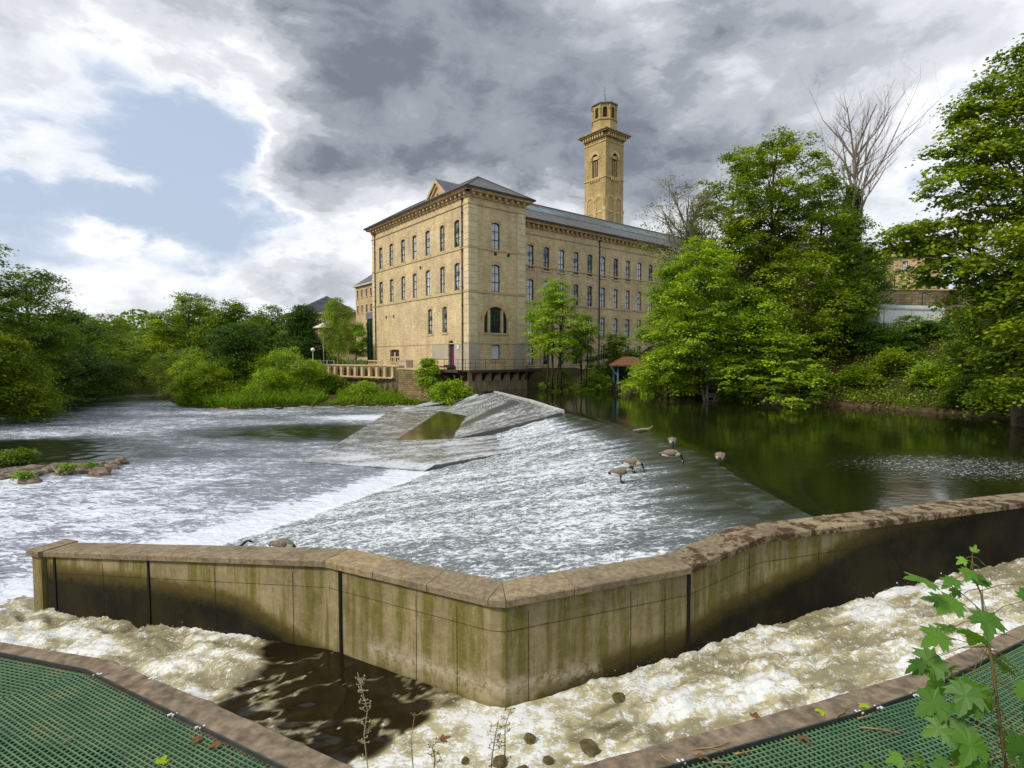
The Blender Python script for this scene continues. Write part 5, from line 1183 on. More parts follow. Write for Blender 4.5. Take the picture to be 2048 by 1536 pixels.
for i,(px,D,ty,wp,lf,lb) in enumerate([(1490,39,740,110,L_MID,'small dark bush on the shaded bank below the low maple'),(1620,38,735,110,L_BRI,'bright bush halfway up the brown slope'),(1720,36.5,760,90,L_SYC,'small bush near the water at the foot of the slope'),
 (1800,36,740,120,L_SYC,'yellowish bush on the lower slope below the trailer'),(1870,33,755,110,L_BRI,'bright low bush at the waterline below the laurel'),(1945,29.5,745,110,L_MID,'dark low bush at the waterline near the right edge'),(1120,51.8,742,110,L_MID,'low thicket at the mill foot beside the pool'),(1190,51,735,110,L_BRI,'low bright thicket between the mill tree and the shelter'),(1275,46,720,80,L_BRI,'bush leaning against the right side of the shelter')]):
    treepx(px,D,ty,wp,name='bush',label=lb,leaf=lf,seed=100+i,nc=110,npc=60,ls=.16,cr=.45,nl=8,base=.02,profile='dome',stems=3,tr=.04,flat=.5,cat='bush',group='bushes on the right bank')
# bare dead tree with ivy
def baretree(px,D,toppy,wpx,label,ivy=0,seed=5,name='bare_tree'):
    rng=np.random.default_rng(seed); x=(px-1024)/FPX*D; z0=ter1(x,D); H=HC+(715-toppy)/FPX*D-z0; R=wpx/2/FPX*D
    root=empty(name,(x,D,z0),0,label,'tree'); mb=MB()
    tp,rad=branch((0,0,-.4),(.3,0,H*.80),.30,.035,rng,10,.012); mb.tube(tp,rad,8); tp=np.array(tp); tw_=MB()
    def grow(p,d,L,r,dep):
        pts=[p];q=np.array(p,float);dd=np.array(d,float)
        for i in range(4):
            dd=dd+rng.normal(0,.13,3)+np.array([0,0,.05]); dd/=np.linalg.norm(dd); q=q+dd*L/4; pts.append(q.copy())
        (mb if dep<2 else tw_).tube([tuple(a) for a in pts],[r*(1-.17*i) for i in range(5)],5 if dep<2 else 3,cap=False)
        if dep<4:
            for k in range(3 if dep<3 else 3):
                b=rng.integers(1,5); a=rng.normal(0,1,3); a[2]=abs(a[2])*.5; nd_=dd*1.1+a*.52; nd_/=np.linalg.norm(nd_); grow(pts[b],nd_,L*rng.uniform(.5,.75),r*(1-.17*b)*.6,dep+1)
    for k in range(24):
        j=5+int(k*5/24); a=k*2.4+rng.uniform(-.3,.3); e=rng.uniform(.5,1.3); grow(tp[min(j,10)],(cos(a)*.8,sin(a)*.6,e+.35),R*rng.uniform(.8,1.2)*(1.35 if k<14 else .9),.10,0)
    mb.build('trunk',BARKP,root,smooth_=True); tw_.build('twigs',BARKP,root,smooth_=True)
    if ivy:
        n=ivy; t=rng.random(n)**.9; zz=t*H*.60; a=rng.uniform(0,2*pi,n); rr=(.4+.55*np.abs(fbm(t*9,t*0+3,3))+.35*np.sin(t*pi))*rng.uniform(.5,1.15,n)
        P=np.stack([np.interp(zz,tp[:,2],tp[:,0])+rr*np.cos(a),rr*np.sin(a),zz],1)
        V,F=leafquads(P,.17,rng,.1,0,.9,np.stack([np.cos(a),np.sin(a),0*a],1)); mesh('ivy',V,F,L_IVY,root,fattr={'v':np.clip(rng.normal(.4,.25,n),0,1)})
baretree(1692,47,190,210,'leafless dead tree with pale fanning branches and an ivy clad trunk',ivy=11000)
baretree(1370,44,330,150,'thin half bare tree with fine pale twigs beside the mill roof',seed=8)
# far wood on the horizon behind the river bend and around
def farwood(name,label,x0,x1,y0,y1,H,n,ls,seed,leaf):
    rng=np.random.default_rng(seed); nt_=int(n/900); cx=rng.uniform(x0,x1,nt_);cy=rng.uniform(y0,y1,nt_); hh=H*rng.uniform(.6,1.15,nt_)
    i=np.repeat(np.arange(nt_),900); d=rng.normal(0,1,(len(i),3)); d/=np.linalg.norm(d,axis=1)[:,None]; r=hh[i]*.42
    P=np.stack([cx[i]+d[:,0]*r,cy[i]+d[:,1]*r,hh[i]*.55+d[:,2]*hh[i]*.45],1); V,F=leafquads(P,ls,rng,.6); tag(mesh(name,V,F,leaf,fattr={'v':np.clip(rng.normal(.45,.22,len(P)),0,1)}),label,'wood',kind='stuff')
farwood('far_wood','distant wood closing the view beyond the river bend',-230,-60,150,190,15,90000,1.1,3,L_MID)
farwood('far_wood','distant wood behind the stone buildings',-60,-20,140,170,12,30000,1.0,4,L_DRK)
farwood('far_wood','distant wood on the rise beyond the right bank',60,140,75,110,17,50000,.9,5,L_MID)
# ground cover: grass and nettles as uncountable stuff
def blades(name,label,region,n,hmin,hmax,wd,seed,mat,zoff=0,cond=None,vm=.5):
    rng=np.random.default_rng(seed); (x0,x1,y0,y1),f=region; x=rng.uniform(x0,x1,n);y=rng.uniform(y0,y1,n); k=f(x,y); x=x[k];y=y[k]; z=terrain(x,y)
    if cond is not None: k=cond(x,y,z); x=x[k];y=y[k];z=z[k]
    n=len(x); h=rng.uniform(hmin,hmax,n)*(1-.4*sst(-22,-17,x))*(.6+.6*np.clip(fbm(x*.5,y*.5,3)+.5,0,1)); a=rng.uniform(0,2*pi,n); lx=rng.normal(0,.35,n)*h; ly=rng.normal(0,.35,n)*h; w_=wd*rng.uniform(.6,1.4,n)
    dx=np.cos(a)*w_;dy=np.sin(a)*w_
    V=np.stack([np.stack([x-dx,y-dy,z-.05],1),np.stack([x+dx,y+dy,z-.05],1),np.stack([x+dx*.8+lx*.5,y+dy*.8+ly*.5,z+h*.65],1),np.stack([x+lx,y+ly,z+h],1)],1).reshape(-1,3)
    tag(mesh(name,V,np.arange(n*4).reshape(n,4),mat,fattr={'v':np.clip(rng.normal(vm,.2,n),0,1)}),label,'ground cover',kind='stuff')
outw=lambda x,y:~(inpoly(x,y,RIVC)|inpoly(x,y,POOL)|inpoly(x,y,CHAN))
blades('grass','tall bright grass and nettles along the spit waterline',((-32,-9,48,62),lambda x,y:outw(x,y)&~inpoly(x,y,TERR)&(fbm(x*.3+5,y*.3,3)>-.22+.35*sst(-19,-11,x))),90000,.25,1.05,.022,1,L_GRS,cond=lambda x,y,z:z>-1.4)
blades('grass','rough grass under the left bank trees',((-70,-22,10,100),lambda x,y:outw(x,y)),50000,.3,1.0,.06,2,L_MID,cond=lambda x,y,z:z>-1.4)
def litter(name,label,x0,x1,y0,y1,n,ls,seed,leaf,f,hmax=.35,cat='ground cover',up=.6):
    rng=np.random.default_rng(seed); x=rng.uniform(x0,x1,n);y=rng.uniform(y0,y1,n); k=f(x,y); x=x[k];y=y[k]; hmax=hmax*(1-.55*sst(-22,-17,x)*(y>50)*(y<66)*(x<-8)); z=terrain(x,y)+rng.random(len(x))**1.5*hmax*(.4+np.clip(fbm(x*.8,y*.8,3)*1.6+.6,0,1.5))
    V,F=leafquads(np.stack([x,y,z],1),ls,rng,up); tag(mesh(name,V,F,leaf,fattr={'v':np.clip(rng.normal(.45,.22,len(x)),0,1)}),label,cat,kind='stuff')
rb=lambda x,y:outw(x,y)
litter('ivy_ground_cover','dark ivy and bramble cover on the right bank slope',8,45,18,60,110000,.16,11,L_MID,lambda x,y:outw(x,y)&(fbm(x*.35,y*.35,4)>-.22),.6)
litter('ivy_ground_cover','bright weeds along the pool waterline',4,40,18,58,70000,.14,12,L_BRI,lambda x,y:outw(x,y)&(pdist(x,y,POOL)<1.6+fbm(x,y*.7,2))&(fbm(x*.5+9,y*.5,3)>-.1),.55)
litter('leaf_litter','brown dead leaves and stems on the bare slope',16,36,26,46,34000,.15,13,L_BRN,lambda x,y:outw(x,y)&(fbm(x*.35,y*.35,4)<.10),.2)
litter('weeds','light green weeds scattered over the right slope',12,38,24,48,60000,.15,33,L_SYC,lambda x,y:outw(x,y)&(fbm(x*.6+3,y*.6,4)>-.05),.55)
litter('terrace_grass','clipped bright grass on the terrace edge',-34,-17,64,78,25000,.16,14,L_GRS,lambda x,y:inpoly(x,y,TERR),.22)
litter('weeds','leafy nettles and weeds mixed into the grass of the spit',-34,-9,48,64,70000,.15,21,L_SYC,lambda x,y:outw(x,y)&~inpoly(x,y,TERR)&(fbm(x*.3+5,y*.3,3)>-.3),1.3)
# ------------------------------------------------------------------ rocks
def rock(name,label,x,y,z,sx,sy,sz,seed,mat,cat='rock',group=None,rz=0):
    rng=np.random.default_rng(seed); n=14;V=[]
    for i in range(8):
        a=pi*i/7
        for k in range(n):
            b=2*pi*k/n; d=np.array([sin(a)*cos(b),sin(a)*sin(b),cos(a)]); m=np.sign(d)*np.abs(d)**.78
            q=1+.55*float(fbm(np.array([d[0]*1.3+seed*3.1+d[2]]),np.array([d[1]*1.3+d[2]*1.9]),3)[0]); V.append(m*q*np.array([sx,sy,sz])*.62)
    F=[(i*n+k,(i+1)*n+k,(i+1)*n+(k+1)%n,i*n+(k+1)%n) for i in range(7) for k in range(n)]
    o=mesh(name,V,F,mat); o.location=(x,y,z); o.rotation_euler=(rng.normal(0,.08),rng.normal(0,.08),rz or rng.uniform(0,3)); return tag(o,label,cat,group)
rg=random.Random(5); GR='rocks of the stony spit on the left'
px0=onz(0,958,ZR);px1=onz(205,938,ZR); k=0
big=[(200,950,.62,.42,.40,'large wet dark block at the river end of the left spit'),(175,945,.85,.5,.42,'broad flat slab second from the end of the left spit'),(243,928,.42,.38,.34,'lone dark pointed rock standing off the left spit'),(225,938,.6,.4,.16,'low flat stone just off the tip of the left spit'),(60,965,.75,.45,.28,'long low slab on the near edge of the left spit'),(215,930,.5,.35,.2,'small brown stone beyond the tip of the left spit')]
for px,py,a,b,c,lb in big:
    p=onz(px,py,ZR); rock('rock',lb,p.x,p.y,ZR+.05,a,b,c,k,ROCK,group=GR); k+=1
cells=[]
for i in range(58):
    u=rg.random(); v=rg.uniform(-.9,.9)*(1.25-.8*u); p=px0.lerp(px1,u); cells.append((p.x-.1-(1-u)*1.0+v*.25,p.y+v*1.15,rg.uniform(.35,.75)))
for i,(x,y,s) in enumerate(cells): rock('rock','grey brown weathered stone heaped among many others on the left spit',x,y,ZR+.03+rg.random()*.12,s,s*.7,s*.36,k,ROCK,group='small stones heaped on the left spit'); k+=1
tree('bush','bright green weedy bush on the near left spit','bush',-21.9,24.2,-1.6,.75,.8,base=.02,nl=8,nc=50,npc=60,ls=.10,cr=.25,leaf=L_MID,tr=.03,seed=201,profile='dome',stems=3,flat=.5)
for i,(px,py,s,lb) in enumerate([(135,938,.5,'yellow green weed tuft growing between rocks near the spit tip'),(45,955,.45,'small weed tuft on the spit below the bright bush'),(182,935,.35,'tiny weed tuft on the broad slab of the spit')]):
    p=onz(px,py,ZR+.2); tree('weed','%s'%lb,'weed',p.x,p.y,ZR+.05,s*.8,s*.7,base=.02,nl=5,nc=26,npc=26,ls=.09,cr=.2,leaf=L_GRS,tr=.012,seed=210+i,profile='dome',flat=.6)
for i in range(26):
    px=370+rg.random()*400; py=815+rg.uniform(-4,4); p=onz(px,py,ZR); s=rg.uniform(.25,.8); rock('rock','pale flat shingle stone along the waterline of the spit',p.x,p.y+.5,ZR+.0,s*1.3,s,s*.25,300+i,ROCK,group='shingle stones along the spit')
sand=MB()
for (px,py,a,b) in((690,808,3.8,1.1),(600,812,2.0,.6),(440,818,2.2,.5),(790,812,1.6,.5)):
    p=onz(px,py,ZR); r=rock('sand_bar','low pale gravel bar' ,p.x,p.y+.6,ZR-.02,a,b,.22,400+px,TWIG,cat='gravel bar',group=None); r['label']={690:'largest pale gravel bar below the terrace wall',600:'pale gravel bar left of the largest one',440:'low gravel bar at the left end of the spit',790:'small gravel bar beside the quay'}[px]; r.name='gravel_bar'
for i,(px,py,s,h,lb) in enumerate([(1060,1462,.16,.12,'dark wet boulder in the foam left of the rapids'),(1000,1505,.20,.12,'olive mossy boulder at the bottom edge in the foam'),(1095,1500,.13,.09,'small round mossy stone in the foam'),(1180,1480,.24,.10,'submerged mossy boulder at the kerb side of the rapids'),(1240,1382,.22,.13,'dark boulder at the foot of the wall where rapids end'),(1045,1520,.12,.08,'small dark stone at the bottom of the foam'),(930,1500,.1,.07,'tiny dark stone in the foam beside the brambles')]):
    p=onz(px,py,-1.05); rock('boulder',lb,p.x,p.y,-1.13+float(chanz(np.array([p.x]),np.array([p.y]))[0]+1.13)*.9,s*.75,s*.6,h*.7,500+i,ROCKM,cat='boulder')

# ------------------------------------------------------------------ street furniture, trailer, shelter
def lamp(name,label,x,y,z0,h,globe=False,mat=None):
    r=empty(name,(x,y,z0),0,label,'lamp'); mat=mat or DARK
    m=MB(); m.tube([(0,0,-.3),(0,0,.6)],.09,8); m.tube([(0,0,.6),(0,0,h)],[.055,.04],8); m.build('post',mat,r)
    if globe:
        g=MB(); g.sphere((0,0,h+.2),.24,14); g.build('lamp_globe',plain('lamp_opal',(.85,.82,.72),.3,.5,0,.03),r,smooth_=True)
    else:
        m=MB(); m.tube([(0,0,h),(0,0,h+.12),(.1,0,h+.45),(.35,0,h+.55),(.5,0,h+.45)],.03,6); m.build('bracket_arm',mat,r)
        m=MB(); m.tube([(.5,0,h+.48),(.5,0,h+.42),(.5,0,h+.30),(.5,0,h+.22)],[.05,.12,.30,.34],12); m.build('lamp_hood',mat,r)
        g=MB(); g.sphere((.5,0,h+.18),.22,12,sc=(1,1,.8)); g.build('lamp_glass',plain('lamp_clear',(.55,.58,.55),.1,.6,0,.05) if 'lamp_clear' not in bpy.data.materials else bpy.data.materials['lamp_clear'],r,smooth_=True)
    return r
p=ond(1625,640,46); lamp('street_lamp','black street lamp with round hood in front of the ivy clad trunk',p.x,p.y,ter1(p.x,p.y),HC+(715-590)/FPX*46-ter1(p.x,p.y))
p=ond(599,700,60); lamp('globe_lamp','white globe lamp on a slim post in front of the dark conical tree',p.x,64,1.9,HC+(715-703)/FPX*64-1.9,True,WHITE)
p=ond(1815,600,56); lamp('street_lamp','small street lamp standing behind the trailer roof',p.x,54,ter1(p.x,54),HC+(715-583)/FPX*54-ter1(p.x,54)-.4)
p=ond(1790,560,62); lamp('street_lamp','old lamp standing above the parapet wall before the stone pavilion',p.x+.3,62.5,9.5,HC+(715-540)/FPX*62.5-10.0)
# trailer
Dt=48.5; p0=ond(1757,665,Dt); p1=ond(1888,650,Dt+1.6); U_=(Vector((p1.x,p1.y,0))-Vector((p0.x,p0.y,0))); TL=U_.length; U_.normalize(); Bt=Vector((-U_.y,U_.x,0)); zt0=5.05
trl=empty('white_trailer',(0,0,0),0,'long white box trailer parked behind railings at the top of the right bank','trailer')
O=Vector((p0.x,p0.y,0)); m=MB()
prof=[(0,.35),(.12,.35),(0,2.35),(.18,2.62),(.45,2.72)]
m.box(O+U_*(TL/2)+Bt*1.15+Vector((0,0,zt0+1.3)),(TL,2.3,1.95),U_,Bt); m.build('body',plain('trailer_white',(.70,.70,.64),.45,.4,0,.10,.8),trl)
m=MB(); a=O-U_*.02;z=zt0
sec=[(-.04,2.28),(-.04,2.42),(.22,2.66),(.6,2.76),(1.7,2.76),(2.1,2.66),(2.34,2.42),(2.34,2.28)]
vs=[a+Bt*b+Vector((0,0,z+c_)) for b,c_ in sec]+[a+U_*(TL+.04)+Bt*b+Vector((0,0,z+c_)) for b,c_ in sec]; n=len(sec)
m.add(vs,[(i,i+1,n+i+1,n+i) for i in range(n-1)]+[tuple(range(n-1,-1,-1)),tuple(range(n,2*n))]); m.build('roof',plain('trailer_roof',(.40,.42,.38),.5,.3,0,.2,1.5),trl)
m=MB()
for f in(.01,.075,.49,.96,.995): m.box(O+U_*(TL*f)-Bt*.012+Vector((0,0,zt0+1.3)),(.07,.03,1.93),U_,Bt)
m.box(O+U_*(TL/2)-Bt*.015+Vector((0,0,zt0+.36)),(TL,.04,.1),U_,Bt); m.build('side_trim',plain('trailer_trim',(.38,.39,.38),.5),trl)
for f in(.42,.52):
    m=MB(); c_=O+U_*(TL*f)+Bt*.12+Vector((0,0,zt0+.3)); m.tube([c_-Bt*.1,c_+Bt*.12],.3,16); m.build('wheel',DARK,trl)
# red car beyond it
def car(name,label,O,U_,body,z):
    r=empty(name,(0,0,0),0,label,'car'); Bt=Vector((-U_.y,U_.x,0)); O=Vector(O)
    sec=[(0,.35),(.02,.75),(.25,.85),(1.0,.95),(1.55,1.42),(2.9,1.45),(3.6,1.02),(4.1,.95),(4.2,.7),(4.2,.35)]
    m=MB(); vs=[O+U_*a+Vector((0,0,z+b)) for a,b in sec]+[O+U_*a+Bt*1.7+Vector((0,0,z+b)) for a,b in sec]; n=len(sec)
    m.add(vs,[tuple(range(n-1,-1,-1)),tuple(range(n,2*n))]+[(i,(i+1)%n,n+(i+1)%n,n+i) for i in range(n)]); m.build('body',body,r)
    m=MB(); q=[(1.15,1.0),(1.6,1.36),(2.85,1.38),(3.4,1.02)]; m.add([O+U_*a-Bt*.01+Vector((0,0,z+b)) for a,b in q]+[O+U_*a+Bt*1.71+Vector((0,0,z+b)) for a,b in q],[(3,2,1,0),(4,5,6,7)]); m.build('window',plain('car_glass',(.02,.025,.03),.05,.9) if 'car_glass' not in bpy.data.materials else bpy.data.materials['car_glass'],r)
    for a in(.8,3.4):
        for b in(.0,1.7): m=MB(); c_=O+U_*a+Bt*b+Vector((0,0,z+.31)); m.tube([c_-Bt*.08,c_+Bt*.08],.31,14); m.build('wheel',DARK,r)
    m=MB()
    for b in(.2,1.5): m.box(O+U_*4.2+Bt*b+Vector((0,0,z+.75)),(.04,.25,.16),U_,Bt)
    m.build('headlight',WHITE,r)
p=ond(1752,650,52); car('parked_car','red car half hidden left of the white trailer',(p.x-4.0,52.0,0),Vector((.98,.15,0)).normalized(),plain('car_red',(.22,.008,.015),.25,.5,0,.05),5.1)
p=ond(1600,620,56); car('parked_car','silver car glimpsed through the trees beyond the street lamp',(p.x-2.0,56.0,0),Vector((.98,.15,0)).normalized(),plain('car_silver',(.6,.62,.64),.25,.5,0,.05),5.1)
# railing on the crest
rlr=empty('bank_railing',(0,0,0),0,'thin dark metal railing along the bank top in front of the trailer','railing'); m=MB()
a=Vector((31.0,46.6,0)); b=Vector((38.2,46.2,0)); n=46
for k in range(n+1):
    q=a.lerp(b,k/n); m.tube([q+Vector((0,0,4.9)),q+Vector((0,0,6.0))],.014 if k%8 else .03,4)
m.build('railing_bar',DARK,rlr); m=MB()
for z in(5.15,6.0): m.tube([a+Vector((0,0,z)),b+Vector((0,0,z))],.022,5)
m.build('rail',DARK,rlr)
# shelter
p=ond(1255,752,49.5); sh_=empty('shelter',(p.x,p.y,.75),0,'small open shelter with blue posts and a brown leaf covered hipped roof by the pool','shelter'); BLUE=plain('blue_post',(.10,.17,.22),.6)
for (a,b) in((-1.05,-.9),(1.2,-.9),(-1.05,1.1),(1.2,1.1)): m=MB(); m.box((a,b,.8),(.14,.14,1.6)); m.build('post',BLUE,sh_)
m=MB(); m.box((.08,-.9,1.62),(2.6,.12,.14)); m.box((.08,1.1,1.62),(2.6,.12,.14)); m.box((-1.05,.1,1.62),(.12,2.1,.14)); m.box((1.2,.1,1.62),(.12,2.1,.14)); m.box((-1.35,-.9,1.1),(.07,.07,1.1),(.8,0,.6),(0,1,0),(-.6,0,.8)); m.build('beam',BLUE,sh_)
m=MB(); z=1.70; v=[(-1.6,-1.5,z),(1.8,-1.5,z),(1.8,1.7,z),(-1.6,1.7,z),(-.4,.1,z+.72),(.6,.1,z+.72)]; v2=[(a,b,c_-.12) for a,b,c_ in v[:4]]
m.add(v+v2,[(0,1,5,4),(1,2,5),(2,3,4,5),(3,0,4),(0,6,7,1),(1,7,8,2),(2,8,9,3),(3,9,6,0),(9,8,7,6)]); m.build('roof',plain('leafy_roof',(.17,.085,.04),.95,.1,0,.5,8),sh_)
m=MB()
for k in range(11): m.tube([(-.9+k*.2,-.9,0),(-.9+k*.2,-.9,.95)],.018,4)
m.tube([(-1,-.9,.95),(1.2,-.9,.95)],.025,5); m.build('railing',DARK,sh_)
# grey depth post
p=onz(1411,800,0); pst=empty('gauge_post',(p.x,p.y-.25,0),0,'tall thin grey post standing in the pool at the bank edging','post'); m=MB(); m.box((0,0,1.1),(.15,.12,4.2)); m.build('post',plain('post_grey',(.26,.30,.29),.6,.3,0,.3,3),pst); m=MB(); m.box((0,0,3.22),(.2,.17,.05)); m.box((0,-.07,1.2),(.11,.02,2.2)); m.build('post_plate',plain('plate_grey',(.34,.37,.36)),pst)
# terrace bits: barriers, crates, outdoor seats
def barrier(label,x,y,w_,h,rz=0):
    r=empty('wooden_barrier',(x,y,1.95),rz,label,'barrier'); m=MB()
    for k in range(int(w_/.45)+1): m.box((k*.45,0,h/2),(.07,.06,h))
    m.build('post',TRIMP,r); m=MB(); m.box((w_/2,-.05,h-.06),(w_+.1,.05,.1)); m.box((w_/2,-.05,h*.45),(w_+.1,.05,.08)); m.build('rail',TRIMP,r)
TRIMP=plain('raw_timber',(.60,.45,.26),.8,.2,0,.15,3)
ang=math.atan2(-TW.y,-TW.x)
q=P3(-1.6,12.6,0); barrier('pale timber frame standing at the hatch of the mill wall',q.x,q.y,1.9,1.25,ang); q=P3(-1.6,18.6,0); barrier('long low timber barrier at the far end of the mill wall',q.x,q.y,3.6,.85,ang)
q=P3(-1.5,9.6,0); r=empty('stone_planter',(q.x,q.y,1.95),ang,'pale block planter near the mill wall between barrier and bush','planter'); m=MB(); m.box((0,0,.4),(1.8,.8,.8)); m.box((0,0,.83),(1.9,.9,.08)); m.build('planter_body',RENDERC,r)
for i,(px,D,lb) in enumerate([(702,70,'pale picnic bench by the birch'),(725,72,'pale picnic bench beside the glass stair tower')]):
    p=ond(px,725,D); r=empty('picnic_bench',(p.x,p.y,1.95),.3,lb,'bench'); m=MB(); m.box((0,0,.74),(1.6,.7,.05)); m.build('table_top',WHITE,r)
    for s in(-1,1):
        m=MB(); m.box((0,s*.62,.44),(1.6,.25,.05)); m.build('seat',WHITE,r); m=MB(); m.box((s*.6,0,.36),(.08,1.3,.06)); m.box((s*.6,-.3,.36),(.06,.06,.74),(1,0,0),(0,.9,.3),(0,-.3,.9)); m.box((s*.6,.3,.36),(.06,.06,.74),(1,0,0),(0,.9,-.3),(0,.3,.9)); m.build('leg',WHITE,r)
fr=empty('terrace_fence',(0,0,0),0,'white post and rail fence behind the globe lamp','fence'); m=MB(); a=Vector((-27.6,64.5,1.8)); b=Vector((-21.5,66.5,1.8))
for k in range(9): q=a.lerp(b,k/8); m.box(q+Vector((0,0,.5)),(.12,.12,1.0))
m.build('post',WHITE,fr); m=MB(); m.tube([a+Vector((0,0,.9)),b+Vector((0,0,.9))],.04,6); m.tube([a+Vector((0,0,.5)),b+Vector((0,0,.5))],.03,6); m.build('rail',WHITE,fr)
# parasol between trees
p=ond(628,652,63); r=empty('parasol',(p.x,66,1.9),0,'cream parasol showing between the dark conical tree and the birch','parasol'); m=MB(); m.tube([(0,0,0),(0,0,5.0)],.04,6); m.build('pole',WHITE,r); m=MB(); n=8
v=[(0,0,5.35)]+[(1.25*cos(2*pi*k/n),1.25*sin(2*pi*k/n),4.75) for k in range(n)]+[(0,0,5.3)]+[(1.2*cos(2*pi*k/n),1.2*sin(2*pi*k/n),4.66) for k in range(n)]; m.add(v,[(0,1+k,1+(k+1)%n) for k in range(n)]+[(1+k,10+k,10+(k+1)%n,1+(k+1)%n) for k in range(n)]); m.build('canopy',plain('cream_cloth',(.72,.66,.52)),r)
# fallen branches at the spit tip
for i,(px,py,l,lb) in enumerate([(325,785,2.2,'pale fallen branch caught at the left end of the spit'),(300,795,1.6,'grey broken log in the water at the left end of the spit')]):
    p=onz(px,py,ZR); rng=np.random.default_rng(i); m=MB(); pts,rad=branch((0,0,0),(l,.3,.9),.09,.03,rng,5,.06); m.tube(pts,rad,6); pts2,r2=branch(pts[2],(l*.6,.2,1.3),.04,.015,rng,4,.08); m.tube(pts2,r2,5)
    o=m.build('fallen_branch',BARKP,smooth_=True); o.location=p; tag(o,lb,'branch')
# ------------------------------------------------------------------ geese
GB=plain('goose_brown',(.20,.155,.11),.8,.2,0,.45,30); GBL=plain('goose_breast',(.50,.44,.37),.8,.2,0,.15,20); GK=plain('goose_black',(.012,.011,.012),.6); GW=plain('goose_white',(.78,.76,.72),.8,.2,0,.05)
def goose(label,x,y,z,rz,pose='feed',sc=1.0,sink=0):
    """one continuous lofted body from tail to bill, plus wings and legs"""
    if pose=='feed': path=[(-.40,.33,.012,.03),(-.33,.335,.035,.075),(-.25,.34,.07,.10),(-.12,.35,.125,.135),(.02,.35,.145,.155),(.14,.345,.125,.135),(.22,.34,.085,.09),(.275,.33,.05,.052),(.315,.285,.034,.036),(.34,.22,.029,.031),(.352,.15,.030,.032),(.36,.105,.040,.038),(.372,.065,.034,.03),(.385,.035,.016,.013),(.39,.01,.008,.006)]
    elif pose=='stand': path=[(-.42,.30,.012,.03),(-.34,.315,.035,.07),(-.25,.33,.07,.10),(-.12,.35,.12,.135),(.02,.375,.14,.15),(.13,.40,.115,.125),(.20,.43,.075,.08),(.24,.475,.046,.05),(.285,.50,.034,.036),(.33,.49,.030,.032),(.36,.44,.030,.032),(.372,.39,.038,.036),(.382,.35,.032,.028),(.39,.32,.015,.013),(.392,.295,.007,.006)]
    elif pose=='neck': path=[(-.42,.16,.012,.03),(-.34,.165,.035,.07),(-.25,.17,.07,.09),(-.12,.18,.12,.12),(.02,.19,.14,.13),(.13,.20,.115,.11),(.20,.23,.07,.075),(.26,.29,.042,.044),(.32,.36,.034,.036),(.38,.42,.030,.032),(.45,.455,.030,.032),(.50,.455,.038,.036),(.54,.44,.032,.028),(.57,.425,.015,.012),(.60,.415,.007,.006)]
    N=12; V=[];n=len(path); P=[Vector((a,0,b)) for a,b,_,_ in path]
    for i,(a,b,ry,rz_) in enumerate(path):
        d=(P[min(i+1,n-1)]-P[max(i-1,0)]).normalized(); up=Vector((0,1,0)).cross(d)*-1; up=d.cross(Vector((0,1,0)))*-1
        up=Vector((-d.z,0,d.x))
        for k in range(N):
            t=2*pi*k/N; zz=cos(t)*rz_*(1.0 if cos(t)>0 else .92); V.append(P[i]+Vector((0,1,0))*(sin(t)*ry)+up*zz)
    F=[];M=[]
    for i in range(n-1):
        for k in range(N):
            F.append((i*N+k,i*N+(k+1)%N,(i+1)*N+(k+1)%N,(i+1)*N+k)); top=cos(2*pi*(k+.5)/N)
            if i<1: m=2
            elif i<3: m=3 if top<.3 else (2 if i<2 else 0)
            elif i<5: m=0 if top>-.45 else 1
            elif i<7: m=1 if top<.45 else 0
            elif i==10 and -.6<top<.25: m=3
            else: m=2
            M.append(m)
    F+=[tuple(range(N-1,-1,-1)),tuple((n-1)*N+k for k in range(N))]; M+=[2,2]
    mb=MB(); mb.V=[tuple(v) for v in V];mb.F=F;mb.M=M;mb.UV=[(0,0)]*sum(len(f) for f in F)
    # folded wings hugging the flanks, meeting over the tail
    zc=.35 if pose!='neck' else .19
    for s in(-1,1):
        pts=[(.15,s*.085,zc+.02),(.06,s*.118,zc+.03),(-.08,s*.110,zc+.03),(-.22,s*.07,zc+.025),(-.36,s*.025,zc+.005),(-.43,s*.01,zc-.005)]
        mb.tube(pts,[(.03,.05),(.045,.095),(.045,.095),(.035,.06),(.015,.025),(.004,.006)],8,m=0)
        if pose!='neck' and not sink:
            mb.tube([(-.02,s*.06,.24),(-.03,s*.06,.14),(-.01,s*.06,.02)],[.028,.013,.011],6,m=2); mb.add([(-.03,s*.06-.02,.012),(.09,s*.06-.05,.006),(.10,s*.06,.006),(.09,s*.06+.05,.006),(-.03,s*.06+.02,.012),(.02,s*.06,.03)],[(0,1,5),(1,2,5),(2,3,5),(3,4,5),(0,5,4),(4,3,2,1,0)],2)
    o=mb.build('goose',[GB,GBL,GK,GW],smooth_=True); o.location=(x,y,z-sink); o.rotation_euler=(0,0,rz); o.scale=(sc*.86,)*3; return tag(o,label,'goose',group='geese feeding on the weir')
def weirhit(px,py):
    r=ray(px,py); t=3
    while t<60:
        p=Vector((r.x*t,r.y*t,HC+r.z*t)); x,y=np.array([p.x]),np.array([p.y])
        zz=float(weirz(x,y)[0]) if p.x<xc(p.y) else 0
        if p.z<=zz: return Vector((p.x,p.y,zz))
        t+=.02
G_=[(1243,966,-.05,'stand','goose standing with bent neck nearest the wall on the white water'),(1266,945,-.5,'feed','goose feeding close behind the standing one'),(1343,926,-.35,'feed','goose head down at the crest in front of the farthest goose'),(1344,893,-1.75,'feed','farthest goose seen from the front at the weir crest'),(1440,926,-2.0,'feed','rightmost goose dipping its head in the green pool')]
